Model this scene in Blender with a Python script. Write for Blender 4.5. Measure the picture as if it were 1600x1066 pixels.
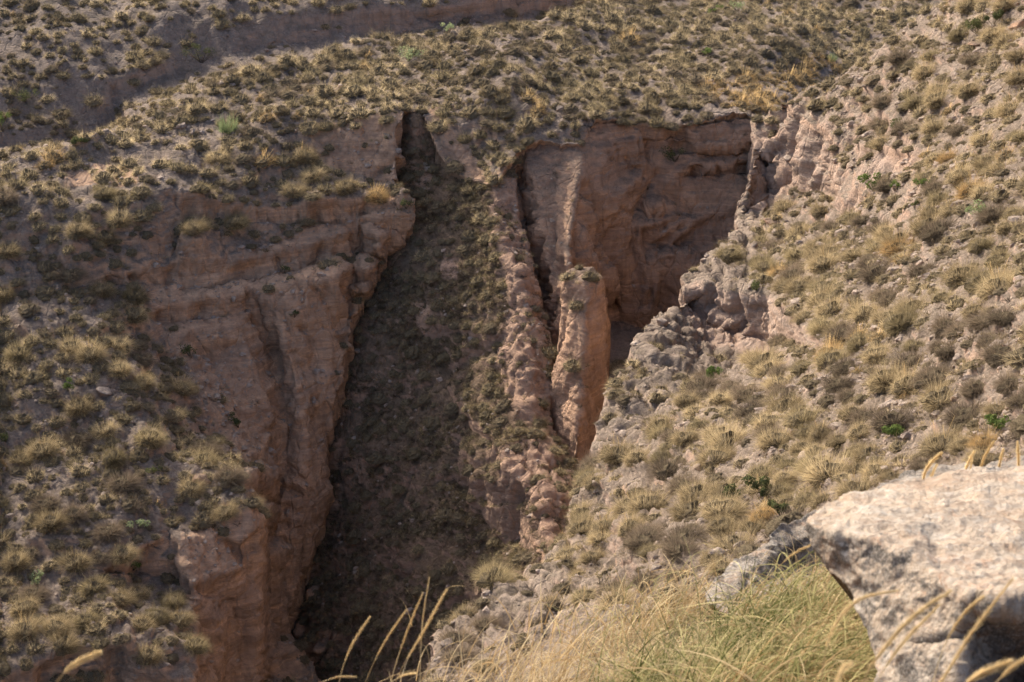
import bpy, math, random
import numpy as np
from mathutils import Vector, Matrix
from mathutils.geometry import delaunay_2d_cdt
from mathutils.bvhtree import BVHTree

for o in list(bpy.data.objects):
    bpy.data.objects.remove(o)
scene = bpy.context.scene
COL = scene.collection
R = math.radians

# ------------------------------------------------------------------ camera
PITCH = R(22.0)
FPX = 2986.0                       # focal length in pixels of the 1600 px wide photograph
cam = bpy.data.cameras.new('camera')
camo = bpy.data.objects.new('camera', cam)
COL.objects.link(camo)
camo.rotation_euler = (math.pi / 2 - PITCH, 0, 0)
cam.sensor_width = 36.0
cam.lens = FPX / 1600 * 36
cam.clip_start = 0.05
cam.clip_end = 3000
cam.dof.use_dof = True
cam.dof.focus_distance = 50
cam.dof.aperture_fstop = 11
scene.camera = camo

# ------------------------------------------------------------------ sky, sun, exposure
SUN_EL = R(34)
SUN_AZ = R(-38)                    # from straight ahead (+Y) towards the left
SUN = Vector((math.sin(SUN_AZ) * math.cos(SUN_EL), math.cos(SUN_AZ) * math.cos(SUN_EL), math.sin(SUN_EL)))
world = bpy.data.worlds.new('World')
scene.world = world
world.use_nodes = True
wn = world.node_tree
bg = wn.nodes['Background']
sky = wn.nodes.new('ShaderNodeTexSky')
sky.sky_type = 'NISHITA'
sky.sun_disc = False
sky.sun_elevation = SUN_EL
sky.sun_rotation = SUN_AZ
sky.dust_density = 4.0
sky.air_density = 0.6
wn.links.new(sky.outputs[0], bg.inputs[0])
bg.inputs[1].default_value = 0.15
sl = bpy.data.lights.new('sun', 'SUN')
sl.energy = 2.8
sl.angle = R(0.5)
sl.color = (1.0, 0.9, 0.76)
so = bpy.data.objects.new('sun', sl)
COL.objects.link(so)
so.rotation_euler = SUN.to_track_quat('Z', 'Y').to_euler()
scene.view_settings.view_transform = 'Standard'
scene.view_settings.look = 'None'
scene.view_settings.exposure = 1.27
scene.view_settings.gamma = 1.0
scene.render.engine = 'CYCLES'
scene.cycles.diffuse_bounces = 5
scene.cycles.max_bounces = 7
scene.cycles.transparent_max_bounces = 8

# ------------------------------------------------------------------ numpy helpers
SP, CP = math.sin(PITCH), math.cos(PITCH)

def world_pt(px, py, y):
    """point in the world seen at photo pixel (px,py) whose forward distance is y"""
    px = np.asarray(px, float); py = np.asarray(py, float)
    cx = (px - 800) / FPX; cy = -(py - 533) / FPX
    t = y / (cy * SP + CP)
    return np.stack([t * cx, t * (cy * SP + CP), t * (cy * CP - SP)], -1)

def project(P):
    P = np.asarray(P, float)
    t = P[..., 1] * CP - P[..., 2] * SP
    cy = (P[..., 1] * SP + P[..., 2] * CP) / t
    return 800 + P[..., 0] / t * FPX, 533 - cy * FPX, t

_rng = np.random.RandomState(7)
_perm = _rng.permutation(512).astype(np.int64)
_grad = _rng.normal(size=(512, 3)); _grad /= np.linalg.norm(_grad, axis=1)[:, None]
_grad = _grad.astype(np.float32)

def perlin(P):
    P = np.asarray(P, np.float32)
    I = np.floor(P).astype(np.int64)
    F = P - I
    U = F * F * F * (F * (F * 6 - 15) + 10)
    out = np.zeros(len(P), np.float32)
    for dx in (0, 1):
        wx = U[:, 0] if dx else 1 - U[:, 0]
        hx = _perm[(I[:, 0] + dx) & 511]
        for dy in (0, 1):
            wy = U[:, 1] if dy else 1 - U[:, 1]
            hy = _perm[(hx + I[:, 1] + dy) & 511]
            for dz in (0, 1):
                wz = U[:, 2] if dz else 1 - U[:, 2]
                h = _perm[(hy + I[:, 2] + dz) & 511]
                g = _grad[h]
                d = g[:, 0] * (F[:, 0] - dx) + g[:, 1] * (F[:, 1] - dy) + g[:, 2] * (F[:, 2] - dz)
                out += wx * wy * wz * d
    return out * 1.5

def fbm(P, octv=5, gain=0.5, lac=2.03, ridged=False):
    P = np.asarray(P, np.float32)
    s = np.zeros(len(P), np.float32); a = 1.0; tot = 0
    for k in range(octv):
        n = perlin(P + 17.3 * k)
        if ridged: n = 1 - 2 * np.abs(n)
        s += a * n; tot += a
        a *= gain; P = P * lac
    return s / tot

def sstep(a, b, x):
    t = np.clip((x - a) / (b - a), 0, 1)
    return t * t * (3 - 2 * t)

def densify(line, step=22, closed=False):
    out = []
    L = list(line) + ([line[0]] if closed else [])
    for a, b in zip(L[:-1], L[1:]):
        n = max(1, int(math.hypot(a[0] - b[0], a[1] - b[1]) / step))
        ia, ib = 1 / a[2], 1 / b[2]
        for k in range(n):
            f = k / n
            out.append((a[0] + (b[0] - a[0]) * f, a[1] + (b[1] - a[1]) * f, 1 / (ia + (ib - ia) * f)))
    if not closed: out.append(L[-1])
    return out

def in_poly(x, y, poly):
    c = np.zeros(x.shape, bool)
    n = len(poly)
    for i in range(n):
        x1, y1 = poly[i][0], poly[i][1]; x2, y2 = poly[(i + 1) % n][0], poly[(i + 1) % n][1]
        if y1 == y2: continue
        c ^= ((y1 > y) != (y2 > y)) & (x < (x2 - x1) * (y - y1) / (y2 - y1) + x1)
    return c

def nearest_on(poly, x, y):
    bx = x.copy(); by = y.copy(); bd = np.full(x.shape, 1e18); bi = x.copy()
    pinv = [((-(p[1] - 533) / FPX) * SP + CP) / p[2] for p in poly]
    n = len(poly)
    for i in range(n):
        x1, y1 = poly[i][0], poly[i][1]; x2, y2 = poly[(i + 1) % n][0], poly[(i + 1) % n][1]
        dx, dy = x2 - x1, y2 - y1
        t = np.clip(((x - x1) * dx + (y - y1) * dy) / max(dx * dx + dy * dy, 1e-9), 0, 1)
        qx, qy = x1 + t * dx, y1 + t * dy
        d = (qx - x) ** 2 + (qy - y) ** 2
        m = d < bd
        bx[m] = qx[m]; by[m] = qy[m]; bd[m] = d[m]
        bi[m] = (pinv[i] + t * (pinv[(i + 1) % n] - pinv[i]))[m]
    return bx, by, bi

def invdepth_grid(ctrl, xs, ys):
    """piecewise planar surface through the control points (inverse depth is linear on a plane)"""
    c = {}
    for p in ctrl: c[(round(p[0], 1), round(p[1], 1))] = p
    ctrl = list(c.values())
    V = [Vector((p[0], p[1])) for p in ctrl]
    v, e, f, ov, oe, of = delaunay_2d_cdt(V, [], [], 0, 1e-4)
    inv = np.zeros(len(v))
    for i, o in enumerate(ov):
        q = ctrl[o[0]]
        cy = -(q[1] - 533) / FPX
        inv[i] = (cy * SP + CP) / q[2]
    G = np.zeros((len(ys), len(xs)))
    x0, dx = xs[0], xs[1] - xs[0]; y0, dy = ys[0], ys[1] - ys[0]
    for t in f:
        a, b, d = [v[i] for i in t]
        det = (b.y - d.y) * (a.x - d.x) + (d.x - b.x) * (a.y - d.y)
        if abs(det) < 1e-6: continue
        i0 = max(0, int((min(a.x, b.x, d.x) - x0) / dx)); i1 = min(len(xs) - 1, int((max(a.x, b.x, d.x) - x0) / dx) + 1)
        j0 = max(0, int((min(a.y, b.y, d.y) - y0) / dy)); j1 = min(len(ys) - 1, int((max(a.y, b.y, d.y) - y0) / dy) + 1)
        if i1 < i0 or j1 < j0: continue
        X, Y = np.meshgrid(xs[i0:i1 + 1], ys[j0:j1 + 1])
        w0 = ((b.y - d.y) * (X - d.x) + (d.x - b.x) * (Y - d.y)) / det
        w1 = ((d.y - a.y) * (X - d.x) + (a.x - d.x) * (Y - d.y)) / det
        w2 = 1 - w0 - w1
        m = (w0 > -1e-6) & (w1 > -1e-6) & (w2 > -1e-6)
        S = G[j0:j1 + 1, i0:i1 + 1]
        val = w0 * inv[t[0]] + w1 * inv[t[1]] + w2 * inv[t[2]]
        S[m] = val[m]
    return G

def blur(G, it):
    for _ in range(it):
        m = (G > 0).astype(float)
        N = G.copy(); W = m.copy()
        for ax in (0, 1):
            for s in (-1, 1):
                r = np.roll(G, s, ax); rm = np.roll(m, s, ax)
                N += r * rm; W += rm
        G = np.where(m > 0, N / np.maximum(W, 1), G)
    return G

def vnormals(P, F):
    n = np.zeros_like(P)
    a = P[F[:, 0]]; b = P[F[:, 1]]; c = P[F[:, 2]]; d = P[F[:, 3]]
    fn = np.cross(c - a, d - b)
    for k in range(4):
        for ax in range(3):
            n[:, ax] += np.bincount(F[:, k], fn[:, ax], minlength=len(P))
    n /= np.maximum(np.linalg.norm(n, axis=1), 1e-9)[:, None]
    return n

def mesh_from(name, P, F, mat, parent=None, smooth=True, attrs=None):
    me = bpy.data.meshes.new(name)
    nf, k = F.shape
    me.vertices.add(len(P)); me.vertices.foreach_set('co', np.asarray(P, np.float32).ravel())
    me.loops.add(nf * k); me.loops.foreach_set('vertex_index', F.astype(np.int32).ravel())
    me.polygons.add(nf)
    me.polygons.foreach_set('loop_start', np.arange(0, nf * k, k, dtype=np.int32))
    me.polygons.foreach_set('loop_total', np.full(nf, k, np.int32))
    me.polygons.foreach_set('use_smooth', np.full(nf, smooth, bool))
    if attrs:
        for an, av in attrs.items():
            at = me.attributes.new(an, 'FLOAT', 'POINT')
            at.data.foreach_set('value', np.asarray(av, np.float32))
    me.update(calc_edges=True)
    if mat: me.materials.append(mat)
    return me

def link(name, me, parent=None):
    o = bpy.data.objects.new(name, me); COL.objects.link(o)
    if parent: o.parent = parent
    return o

def tag(o, label=None, cat=None, group=None, kind=None):
    if label: o['label'] = label
    if cat: o['category'] = cat
    if group: o['group'] = group
    if kind: o['kind'] = kind
    return o

# ------------------------------------------------------------------ materials
class NT:
    def __init__(s, name):
        s.m = bpy.data.materials.new(name); s.m.use_nodes = True
        s.t = s.m.node_tree; s.t.nodes.clear()
        s.out = s.n('ShaderNodeOutputMaterial')
    def n(s, typ, **kw):
        nd = s.t.nodes.new(typ)
        for k, v in kw.items(): setattr(nd, k, v)
        return nd
    def l(s, a, b): s.t.links.new(a, b)
    def put(s, sock, v):
        if isinstance(v, bpy.types.NodeSocket): s.l(v, sock)
        elif v is not None: sock.default_value = v
    def noise(s, scale, detail=5, rough=0.55, vec=None, dist=0.0):
        nd = s.n('ShaderNodeTexNoise'); nd.inputs['Scale'].default_value = scale
        nd.inputs['Detail'].default_value = detail; nd.inputs['Roughness'].default_value = rough
        nd.inputs['Distortion'].default_value = dist
        s.l(vec if vec else s.pos, nd.inputs['Vector']); return nd.outputs['Fac']
    def mapr(s, v, a, b, c=0.0, d=1.0):
        nd = s.n('ShaderNodeMapRange'); s.l(v, nd.inputs[0])
        for i, x in enumerate((a, b, c, d)): nd.inputs[i + 1].default_value = x
        return nd.outputs[0]
    def math(s, op, a, b=None):
        nd = s.n('ShaderNodeMath', operation=op); s.put(nd.inputs[0], a)
        if b is not None: s.put(nd.inputs[1], b)
        return nd.outputs[0]
    def mix(s, f, a, b, mode='MIX'):
        nd = s.n('ShaderNodeMix', data_type='RGBA', blend_type=mode)
        s.put(nd.inputs[0], f)
        for i, v in ((6, a), (7, b)):
            if isinstance(v, tuple) and len(v) == 3: v = v + (1,)
            s.put(nd.inputs[i], v)
        return nd.outputs[2]
    def scaled(s, sx, sy, sz):
        mp = s.n('ShaderNodeMapping'); mp.inputs['Scale'].default_value = (sx, sy, sz)
        s.l(s.pos, mp.inputs[0]); return mp.outputs[0]
    def setup(s):
        g = s.n('ShaderNodeNewGeometry'); s.g = g
        s.pos = g.outputs['Position']

def terrain_mat(name, rock=(0.40, 0.225, 0.14), rock2=(0.30, 0.20, 0.15), soil=(0.36, 0.29, 0.235),
                soil2=(0.27, 0.205, 0.16), steep=(0.45, 0.80), bump=0.9):
    s = NT(name); s.setup()
    nz = s.n('ShaderNodeSeparateXYZ'); s.l(s.g.outputs['Normal'], nz.inputs[0])
    n1 = s.noise(0.5, 6, 0.6); n2 = s.noise(3.0, 6, 0.65); n3 = s.noise(14.0, 4, 0.6)
    # cliff rock: bands that follow the bedding, and vertical wash streaks
    zv = s.scaled(0.08, 0.08, 1.6)
    band = s.noise(1.0, 6, 0.7, zv, 0.3)
    st = s.noise(1.0, 5, 0.6, s.scaled(1.6, 1.6, 0.16), 0.4)
    c = s.mix(s.mapr(band, 0.36, 0.62), rock, rock2)
    c = s.mix(s.mapr(st, 0.42, 0.68, 0, 0.55), c, tuple(x * 0.5 for x in rock2))
    c = s.mix(s.mapr(n2, 0.5, 0.75, 0, 0.35), c, tuple(min(1, x * 1.3) for x in rock))
    lam = s.noise(1.0, 4, 0.8, s.scaled(0.25, 0.25, 7.0), 0.25)
    c = s.mix(s.mapr(lam, 0.54, 0.62, 0, 0.32), c, tuple(x * 0.55 for x in rock2))
    c = s.mix(s.mapr(lam, 0.44, 0.36, 0, 0.35), c, tuple(min(1, x * 1.25) for x in rock))
    vst = s.noise(1.0, 5, 0.75, s.scaled(6.0, 6.0, 0.5), 0.3)
    c = s.mix(s.mapr(vst, 0.54, 0.66, 0, 0.25), c, tuple(x * 0.6 for x in rock2))
    # soil
    d = s.mix(s.mapr(n1, 0.36, 0.64), soil, soil2)
    d = s.mix(s.mapr(n2, 0.45, 0.7, 0, 0.6), d, tuple(x * 1.28 for x in soil))
    d = s.mix(s.mapr(n3, 0.52, 0.7, 0, 0.55), d, tuple(x * 0.55 for x in soil2))
    n4 = s.noise(6.0, 6, 0.75)
    d = s.mix(s.mapr(n4, 0.48, 0.62, 0, 0.6), d, tuple(x * 0.6 for x in soil2))
    d = s.mix(s.mapr(n4, 0.44, 0.36, 0, 0.5), d, tuple(min(1, x * 1.35) for x in soil))
    c = s.mix(s.mapr(n4, 0.5, 0.66, 0, 0.4), c, tuple(x * 0.6 for x in rock2))
    # organic litter
    lit = s.noise(1.1, 5, 0.7)
    d = s.mix(s.mapr(lit, 0.52, 0.66, 0, 0.55), d, (0.15, 0.125, 0.09))
    f = s.math('ADD', nz.outputs[2], s.mapr(n2, 0, 1, -0.14, 0.14))
    f = s.mapr(f, steep[0], steep[1])
    rk = s.n('ShaderNodeAttribute', attribute_name='rocky')
    f = s.math('MULTIPLY', f, s.mapr(s.math('ADD', rk.outputs['Fac'], s.mapr(n2, 0.3, 0.7, -0.25, 0.25)), 0.35, 0.7, 1, 0))
    col = s.mix(f, c, d)
    b1 = s.noise(2.2, 8, 0.68); b2 = s.noise(9.0, 6, 0.7)
    cr = s.n('ShaderNodeTexVoronoi', feature='DISTANCE_TO_EDGE'); cr.inputs['Scale'].default_value = 1.0; s.l(s.scaled(0.9, 0.9, 0.55), cr.inputs[0])
    vo = s.n('ShaderNodeTexVoronoi'); vo.inputs['Scale'].default_value = 3.2; s.l(s.pos, vo.inputs[0])
    h = s.math('ADD', s.math('MULTIPLY', b1, 0.6), s.math('MULTIPLY', b2, 0.25))
    h = s.math('ADD', h, s.math('MULTIPLY', s.noise(1.0, 6, 0.7, s.scaled(0.4, 0.4, 5.0), 0.4), 0.22))
    h = s.math('ADD', h, s.math('MULTIPLY', vo.outputs['Distance'], 0.12))
    h = s.math('ADD', h, s.math('MULTIPLY', s.noise(1.0, 8, 0.75, s.scaled(5.0, 5.0, 0.9), 0.5), 0.28))
    h = s.math('ADD', h, s.math('MULTIPLY', s.noise(28.0, 3, 0.7), 0.12))
    h = s.math('ADD', h, s.mapr(cr.outputs['Distance'], 0.0, 0.07, -0.22, 0.0))
    h = s.math('ADD', h, s.math('MULTIPLY', lam, 0.2))
    bp = s.n('ShaderNodeBump'); bp.inputs['Strength'].default_value = bump; bp.inputs['Distance'].default_value = 0.55
    s.l(h, bp.inputs['Height'])
    bs = s.n('ShaderNodeBsdfPrincipled'); s.l(col, bs.inputs['Base Color']); bs.inputs['Roughness'].default_value = 0.95
    bs.inputs['Specular IOR Level'].default_value = 0.1
    s.l(bp.outputs[0], bs.inputs['Normal']); s.l(bs.outputs[0], s.out.inputs[0])
    return s.m

def leaf_mat(name, ca, cb, trans=0.35, tcol=None, rough=0.7):
    """blade/leaf material: colour varies from blade to blade through the mesh attribute 'tint'"""
    s = NT(name); s.setup()
    at = s.n('ShaderNodeAttribute', attribute_name='tint')
    oi = s.n('ShaderNodeObjectInfo')
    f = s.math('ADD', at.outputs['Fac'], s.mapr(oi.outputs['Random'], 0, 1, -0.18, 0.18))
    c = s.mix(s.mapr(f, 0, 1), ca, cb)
    df = s.n('ShaderNodeBsdfDiffuse'); s.l(c, df.inputs[0])
    tr = s.n('ShaderNodeBsdfTranslucent'); s.l(c, tr.inputs[0])
    mx = s.n('ShaderNodeMixShader'); mx.inputs[0].default_value = trans
    s.l(df.outputs[0], mx.inputs[1]); s.l(tr.outputs[0], mx.inputs[2]); s.l(mx.outputs[0], s.out.inputs[0])
    return s.m

M_far = terrain_mat('far_hill_soil', rock=(0.44, 0.32, 0.235), rock2=(0.36, 0.28, 0.22), soil=(0.27, 0.215, 0.175), soil2=(0.19, 0.148, 0.115))
M_left = terrain_mat('plateau_soil', rock=(0.70, 0.445, 0.28), rock2=(0.44, 0.295, 0.205), soil=(0.29, 0.23, 0.185), soil2=(0.21, 0.16, 0.125))
M_wall = terrain_mat('canyon_wall_rock', rock=(0.62, 0.39, 0.25), rock2=(0.42, 0.27, 0.185), soil=(0.30, 0.22, 0.165), soil2=(0.22, 0.155, 0.115), steep=(0.6, 0.95))
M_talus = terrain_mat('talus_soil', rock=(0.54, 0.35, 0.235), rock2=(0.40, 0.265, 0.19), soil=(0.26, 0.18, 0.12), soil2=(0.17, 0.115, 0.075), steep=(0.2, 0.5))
M_right = terrain_mat('sunny_soil', rock=(0.50, 0.33, 0.23), rock2=(0.42, 0.32, 0.255), soil=(0.33, 0.26, 0.20), soil2=(0.215, 0.163, 0.122), steep=(0.3, 0.6))
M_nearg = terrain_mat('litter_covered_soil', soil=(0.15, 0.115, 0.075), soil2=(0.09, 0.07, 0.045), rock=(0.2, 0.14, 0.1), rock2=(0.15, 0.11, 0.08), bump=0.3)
M_straw = leaf_mat('straw_blades', (0.13, 0.098, 0.055), (0.78, 0.62, 0.36), 0.52)
M_olive = leaf_mat('olive_blades', (0.095, 0.078, 0.043), (0.60, 0.48, 0.27), 0.5)
M_grey = leaf_mat('grey_twigs', (0.075, 0.06, 0.045), (0.44, 0.34, 0.23), 0.36)
M_gold = leaf_mat('golden_blades', (0.25, 0.16, 0.07), (0.75, 0.53, 0.25), 0.45)
M_green = leaf_mat('green_leaves', (0.065, 0.095, 0.03), (0.19, 0.24, 0.07), 0.35)
M_pale = leaf_mat('pale_green_stems', (0.20, 0.24, 0.11), (0.38, 0.42, 0.22), 0.35)
M_dull = leaf_mat('dull_green_leaves', (0.06, 0.075, 0.035), (0.17, 0.17, 0.07), 0.3)

# ------------------------------------------------------------------ layers of terrain
# every control point: (photo x, photo y, forward distance in metres); each layer is a real surface
# at its own distance, carried on behind and below whatever stands in front of it
LAYERS = {}

LAYERS['far_hillside'] = dict(mat=M_far, step=4.0, blur=2,
    poly=[(-350, -350, 215), (400, -350, 225), (1250, -350, 270), (1250, 100, 150), (900, 90, 143), (640, 110, 133),
          (420, 160, 127), (250, 225, 119), (0, 310, 110), (-350, 380, 100)],
    lines=[[(-350, 0, 140), (0, 0, 141), (300, 0, 142), (420, 0, 144), (600, -10, 147), (900, -10, 152), (1200, -20, 158)],
           [(170, 130, 131), (250, 95, 134), (300, 75, 137), (400, 50, 140), (450, 30, 142), (560, 20, 144), (700, 16, 147), (800, 4, 150), (900, -6, 152)],
           [(190, 162, 130.8), (250, 130, 133), (330, 104, 136), (430, 82, 139.6), (560, 60, 143), (700, 42, 146.5), (830, 26, 150), (920, 10, 152)],
           [(-350, 245, 122), (0, 212, 125), (120, 205, 127), (180, 172, 130)],
           [(-350, 275, 121), (0, 240, 124), (120, 232, 126), (190, 198, 129.5)],
           [(200, 214, 123), (330, 165, 128), (430, 130, 132), (560, 105, 137), (700, 75, 142)]],
    pts=[(100, 100, 132), (0, 120, 131), (250, 40, 138), (150, 20, 140), (0, 60, 136)], amp=0.9)

LAYERS['plateau_and_left_wall'] = dict(mat=M_left, step=3.0, blur=2,
    poly=[(-350, 315, 100), (0, 260, 105), (60, 246, 106), (140, 223, 108), (190, 209, 110), (250, 181, 112), (330, 143, 116),
          (420, 112, 119), (520, 86, 122), (640, 63, 125), (760, 50, 127), (900, 28, 131), (960, -20, 138), (1050, -120, 155),
          (1150, -350, 210), (1750, -350, 230), (1750, 350, 100), (1300, 330, 108), (1230, 215, 112), (1180, 192, 113), (1150, 188, 113), (1100, 196, 112.5), (1000, 196, 112),
          (932, 196, 111), (918, 215, 110.2), (908, 234, 109.3), (880, 233, 109.4), (850, 226, 109.6), (828, 232, 109.2), (812, 246, 108.4), (798, 270, 107.2), (777, 292, 106.4), (752, 288, 107), (735, 284, 107.6), (705, 268, 108.6), (686, 240, 109.8), (672, 205, 111), (660, 180, 112.2), (632, 182, 111.5),
          (622, 205, 110), (619, 245, 109), (617, 288, 108), (640, 296, 106), (654, 312, 105.5), (652, 336, 105.5), (628, 372, 105.6),
          (606, 405, 104.9), (585, 442, 104.1), (558, 490, 102.6), (537, 550, 100.4), (533, 593, 99.8), (522, 623, 99), (516, 700, 98), (515, 770, 97),
          (505, 800, 96.6), (496, 850, 95.6), (488, 889, 95), (466, 905, 94), (455, 945, 93.4), (448, 990, 92.2), (468, 1025, 90.4), (500, 1066, 89.5), (500, 1300, 84),
          (-350, 1300, 58)],
    lines=[# upper scarp under the plateau lip
           [(480, 205, 110.5), (520, 196, 111), (570, 190, 111), (614, 184, 111), (632, 183, 111.5)],
           [(500, 262, 108.5), (540, 275, 108.5), (590, 290, 108.3), (616, 290, 108)],
           # lower terrace rim
           [(250, 300, 103.5), (330, 318, 104), (380, 330, 104.5), (440, 330, 105), (490, 325, 105), (520, 318, 105.5), (560, 312, 106), (600, 304, 106.3), (640, 299, 106)],
           [(300, 352, 103.4), (380, 350, 104.2), (440, 354, 104.8), (500, 356, 105.1), (560, 352, 105.6)],
           # ledge A
           [(0, 462, 96), (90, 450, 97), (180, 432, 98.6), (263, 420, 100.4), (326, 428, 101), (405, 408, 102.6), (488, 386, 103.8), (530, 375, 104.3)],
           [(0, 478, 95.6), (90, 466, 96.6), (180, 450, 98.4), (263, 450, 100), (326, 462, 100.4), (398, 448, 101.9), (490, 425, 103.3), (526, 418, 103.6)],
           # ledge B and the corner of the main wall
           [(263, 480, 98.6), (338, 467, 99.5), (398, 458, 100.6), (460, 446, 101.3), (526, 434, 101.8)],
           [(263, 512, 98.3), (338, 500, 99.1), (398, 490, 100.2)],
           [(527, 340, 105.3), (529, 400, 104.2), (529, 436, 101.7), (526, 500, 100.9), (526, 550, 100.2), (512, 620, 98.9)],
           [(545, 335, 105.7), (548, 420, 104.3), (545, 490, 102.6), (536, 540, 101)],
           [(600, 325, 105.9), (590, 400, 103.8), (570, 460, 101.8)],
           # groove left of the main wall
           [(400, 464, 100.8), (408, 490, 100.9), (430, 560, 99.9), (443, 608, 99), (450, 660, 98), (448, 730, 96.6), (430, 790, 95.2), (420, 840, 94.2)],
           [(415, 470, 100.2), (440, 520, 99.3), (458, 600, 97.9), (470, 660, 97), (476, 760, 95.6), (466, 840, 94.5), (448, 900, 93.5)],
           [(500, 445, 101.2), (500, 520, 100.2), (500, 620, 98.6), (495, 700, 97.3), (495, 770, 96.2), (482, 850, 95)],
           # eroded bay
           [(300, 520, 98), (330, 580, 97.2), (370, 640, 95.8), (410, 700, 94.6), (430, 745, 94)],
           [(210, 470, 97.8), (240, 520, 96.8), (260, 570, 95.8), (300, 620, 94.4), (330, 680, 92.4), (365, 740, 89.6)],
           [(370, 505, 99.2), (390, 560, 98), (415, 620, 97), (430, 680, 96)],
           # lit crest down to the buttress
           [(60, 560, 91.6), (124, 566, 91.4), (165, 600, 90.2), (210, 650, 88.3), (240, 690, 87), (263, 730, 85.8), (300, 745, 85.6), (340, 752, 85.8), (372, 756, 86.2)],
           # buttress top and foot
           [(290, 800, 83.3), (336, 790, 83.8), (375, 800, 83.7), (407, 820, 83.6)],
           [(300, 822, 82.4), (340, 835, 82.2), (380, 850, 82.2)],
           [(407, 822, 83.6), (405, 910, 82.6), (404, 1000, 81.8), (404, 1066, 81)],
           [(418, 830, 91.6), (415, 910, 90.6), (414, 1000, 89.4), (424, 1066, 88)],
           [(385, 870, 82), (370, 960, 81), (350, 1066, 79.8)],
           [(266, 835, 81.6), (262, 880, 80.5), (270, 912, 80.2)],
           [(280, 850, 80.8), (300, 920, 79.2), (315, 1000, 77.8), (330, 1066, 77)],
           [(240, 850, 80.5), (245, 900, 80.3), (235, 935, 78.6)],
           # near mound
           [(180, 985, 74.6), (215, 978, 75.2), (260, 1000, 74.7), (312, 1026, 74.6)],
           [(190, 1010, 73.6), (250, 1050, 73), (300, 1066, 73)],
           [(0, 1040, 72), (100, 1010, 73.4), (170, 1020, 73.6)]],
    pts=[(0, 700, 86), (0, 850, 80), (0, 1066, 71), (150, 760, 83.5), (150, 900, 78.5), (-350, 700, 84), (-350, 1066, 68), (-350, 470, 93), (0, 360, 99.5), (0, 300, 102.5),
         (120, 330, 101), (120, 380, 99), (300, 380, 101), (400, 250, 108), (300, 220, 110), (200, 260, 107), (120, 270, 105.6), (450, 170, 113), (560, 130, 116),
         (700, 110, 118.5), (850, 100, 121), (1000, 100, 124), (1000, 0, 138), (1100, 100, 124), (1170, 130, 119), (1100, 0, 140), (1300, 0, 142), (1300, 150, 122),
         (800, 130, 115), (700, 166, 113), (760, 162, 112.6), (830, 172, 112), (880, 190, 111.4), (760, 200, 111), (720, 220, 110.4), (780, 240, 109.4), (860, 205, 110.6), (50, 520, 93), (150, 520, 94), (560, 345, 105.9), (565, 400, 105.1), (562, 450, 104), (600, 315, 106.6), (598, 360, 106), (592, 410, 105)], amp=0.75,
    rocky=[[(225, 425), (400, 400), (525, 345), (620, 305), (620, 400), (560, 500), (516, 770), (455, 1000), (470, 1066), (330, 1066), (270, 860), (300, 835), (405, 800), (400, 760), (345, 690), (300, 590), (240, 520)],
           [(478, 205), (632, 182), (618, 292), (500, 262)], [(100, 262), (215, 270), (215, 300), (100, 295)], [(380, 335), (620, 310), (620, 345), (380, 352)], [(660, 180), (685, 175), (780, 292), (735, 288)]])

LAYERS['back_wall'] = dict(mat=M_wall, step=3.0, blur=2,
    poly=[(840, 172, 113), (880, 184, 111.6), (920, 192, 111.2), (1000, 195, 112.2), (1100, 195, 112.7), (1150, 187, 113.2), (1180, 190, 113), (1320, 200, 110),
          (1320, 700, 92), (1000, 900, 76), (850, 900, 82), (840, 640, 97), (838, 480, 101.5), (800, 300, 107.5), (790, 240, 109.5)],
    lines=[[(960, 216, 111.1), (1020, 222, 111.8), (1060, 226, 112), (1110, 232, 112.2), (1180, 228, 112)],
           [(1020, 229, 112.1), (1060, 233, 112.5), (1110, 239, 112.7), (1180, 235, 112.4)],
           [(980, 262, 111), (1060, 264, 111.6), (1120, 262, 111.6), (1180, 256, 111.8)],
           [(1070, 271, 112), (1120, 270, 112.2), (1180, 264, 112)],
           [(985, 308, 110.2), (1060, 312, 110.8), (1120, 320, 111), (1180, 326, 110.4)],
           [(985, 332, 109.8), (1060, 337, 110.4), (1150, 342, 110.4)],
           [(940, 500, 107.4), (1000, 516, 107.6), (1060, 510, 107.4), (1180, 500, 107)],
           [(930, 560, 103), (975, 560, 102.5), (1050, 580, 100)],
           [(920, 660, 95.6), (960, 640, 96), (1050, 700, 90)],
           [(900, 760, 89.5), (930, 760, 89)],
           [(892, 850, 83.5), (930, 850, 82)],
           # spur in front of the wall
           [(905, 240, 109), (903, 290, 106.6), (896, 340, 104.6), (888, 390, 102.6), (886, 440, 100.6), (882, 520, 98)],
           [(925, 270, 108.6), (945, 340, 107.4), (965, 420, 107), (975, 480, 107)],
           [(870, 262, 108.6), (872, 310, 106.6), (872, 370, 104.6), (872, 430, 102.2)],
           [(834, 285, 107.4), (842, 330, 105.8), (851, 380, 104.1), (858, 430, 102.3), (864, 490, 100), (868, 560, 97.6), (870, 620, 96)],
           [(975, 300, 109.2), (985, 400, 108.2), (985, 490, 107.6)],
           [(1022, 330, 109.2), (1022, 480, 107.6)],
           [(812, 262, 109), (815, 300, 108.6), (822, 360, 106.6), (838, 430, 104.4), (855, 520, 101), (862, 600, 98)],
           [(822, 236, 109.5), (860, 228, 109.75), (900, 229, 109.5)]], pts=[], amp=0.3, flute=1.7, led=0.6)

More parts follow.
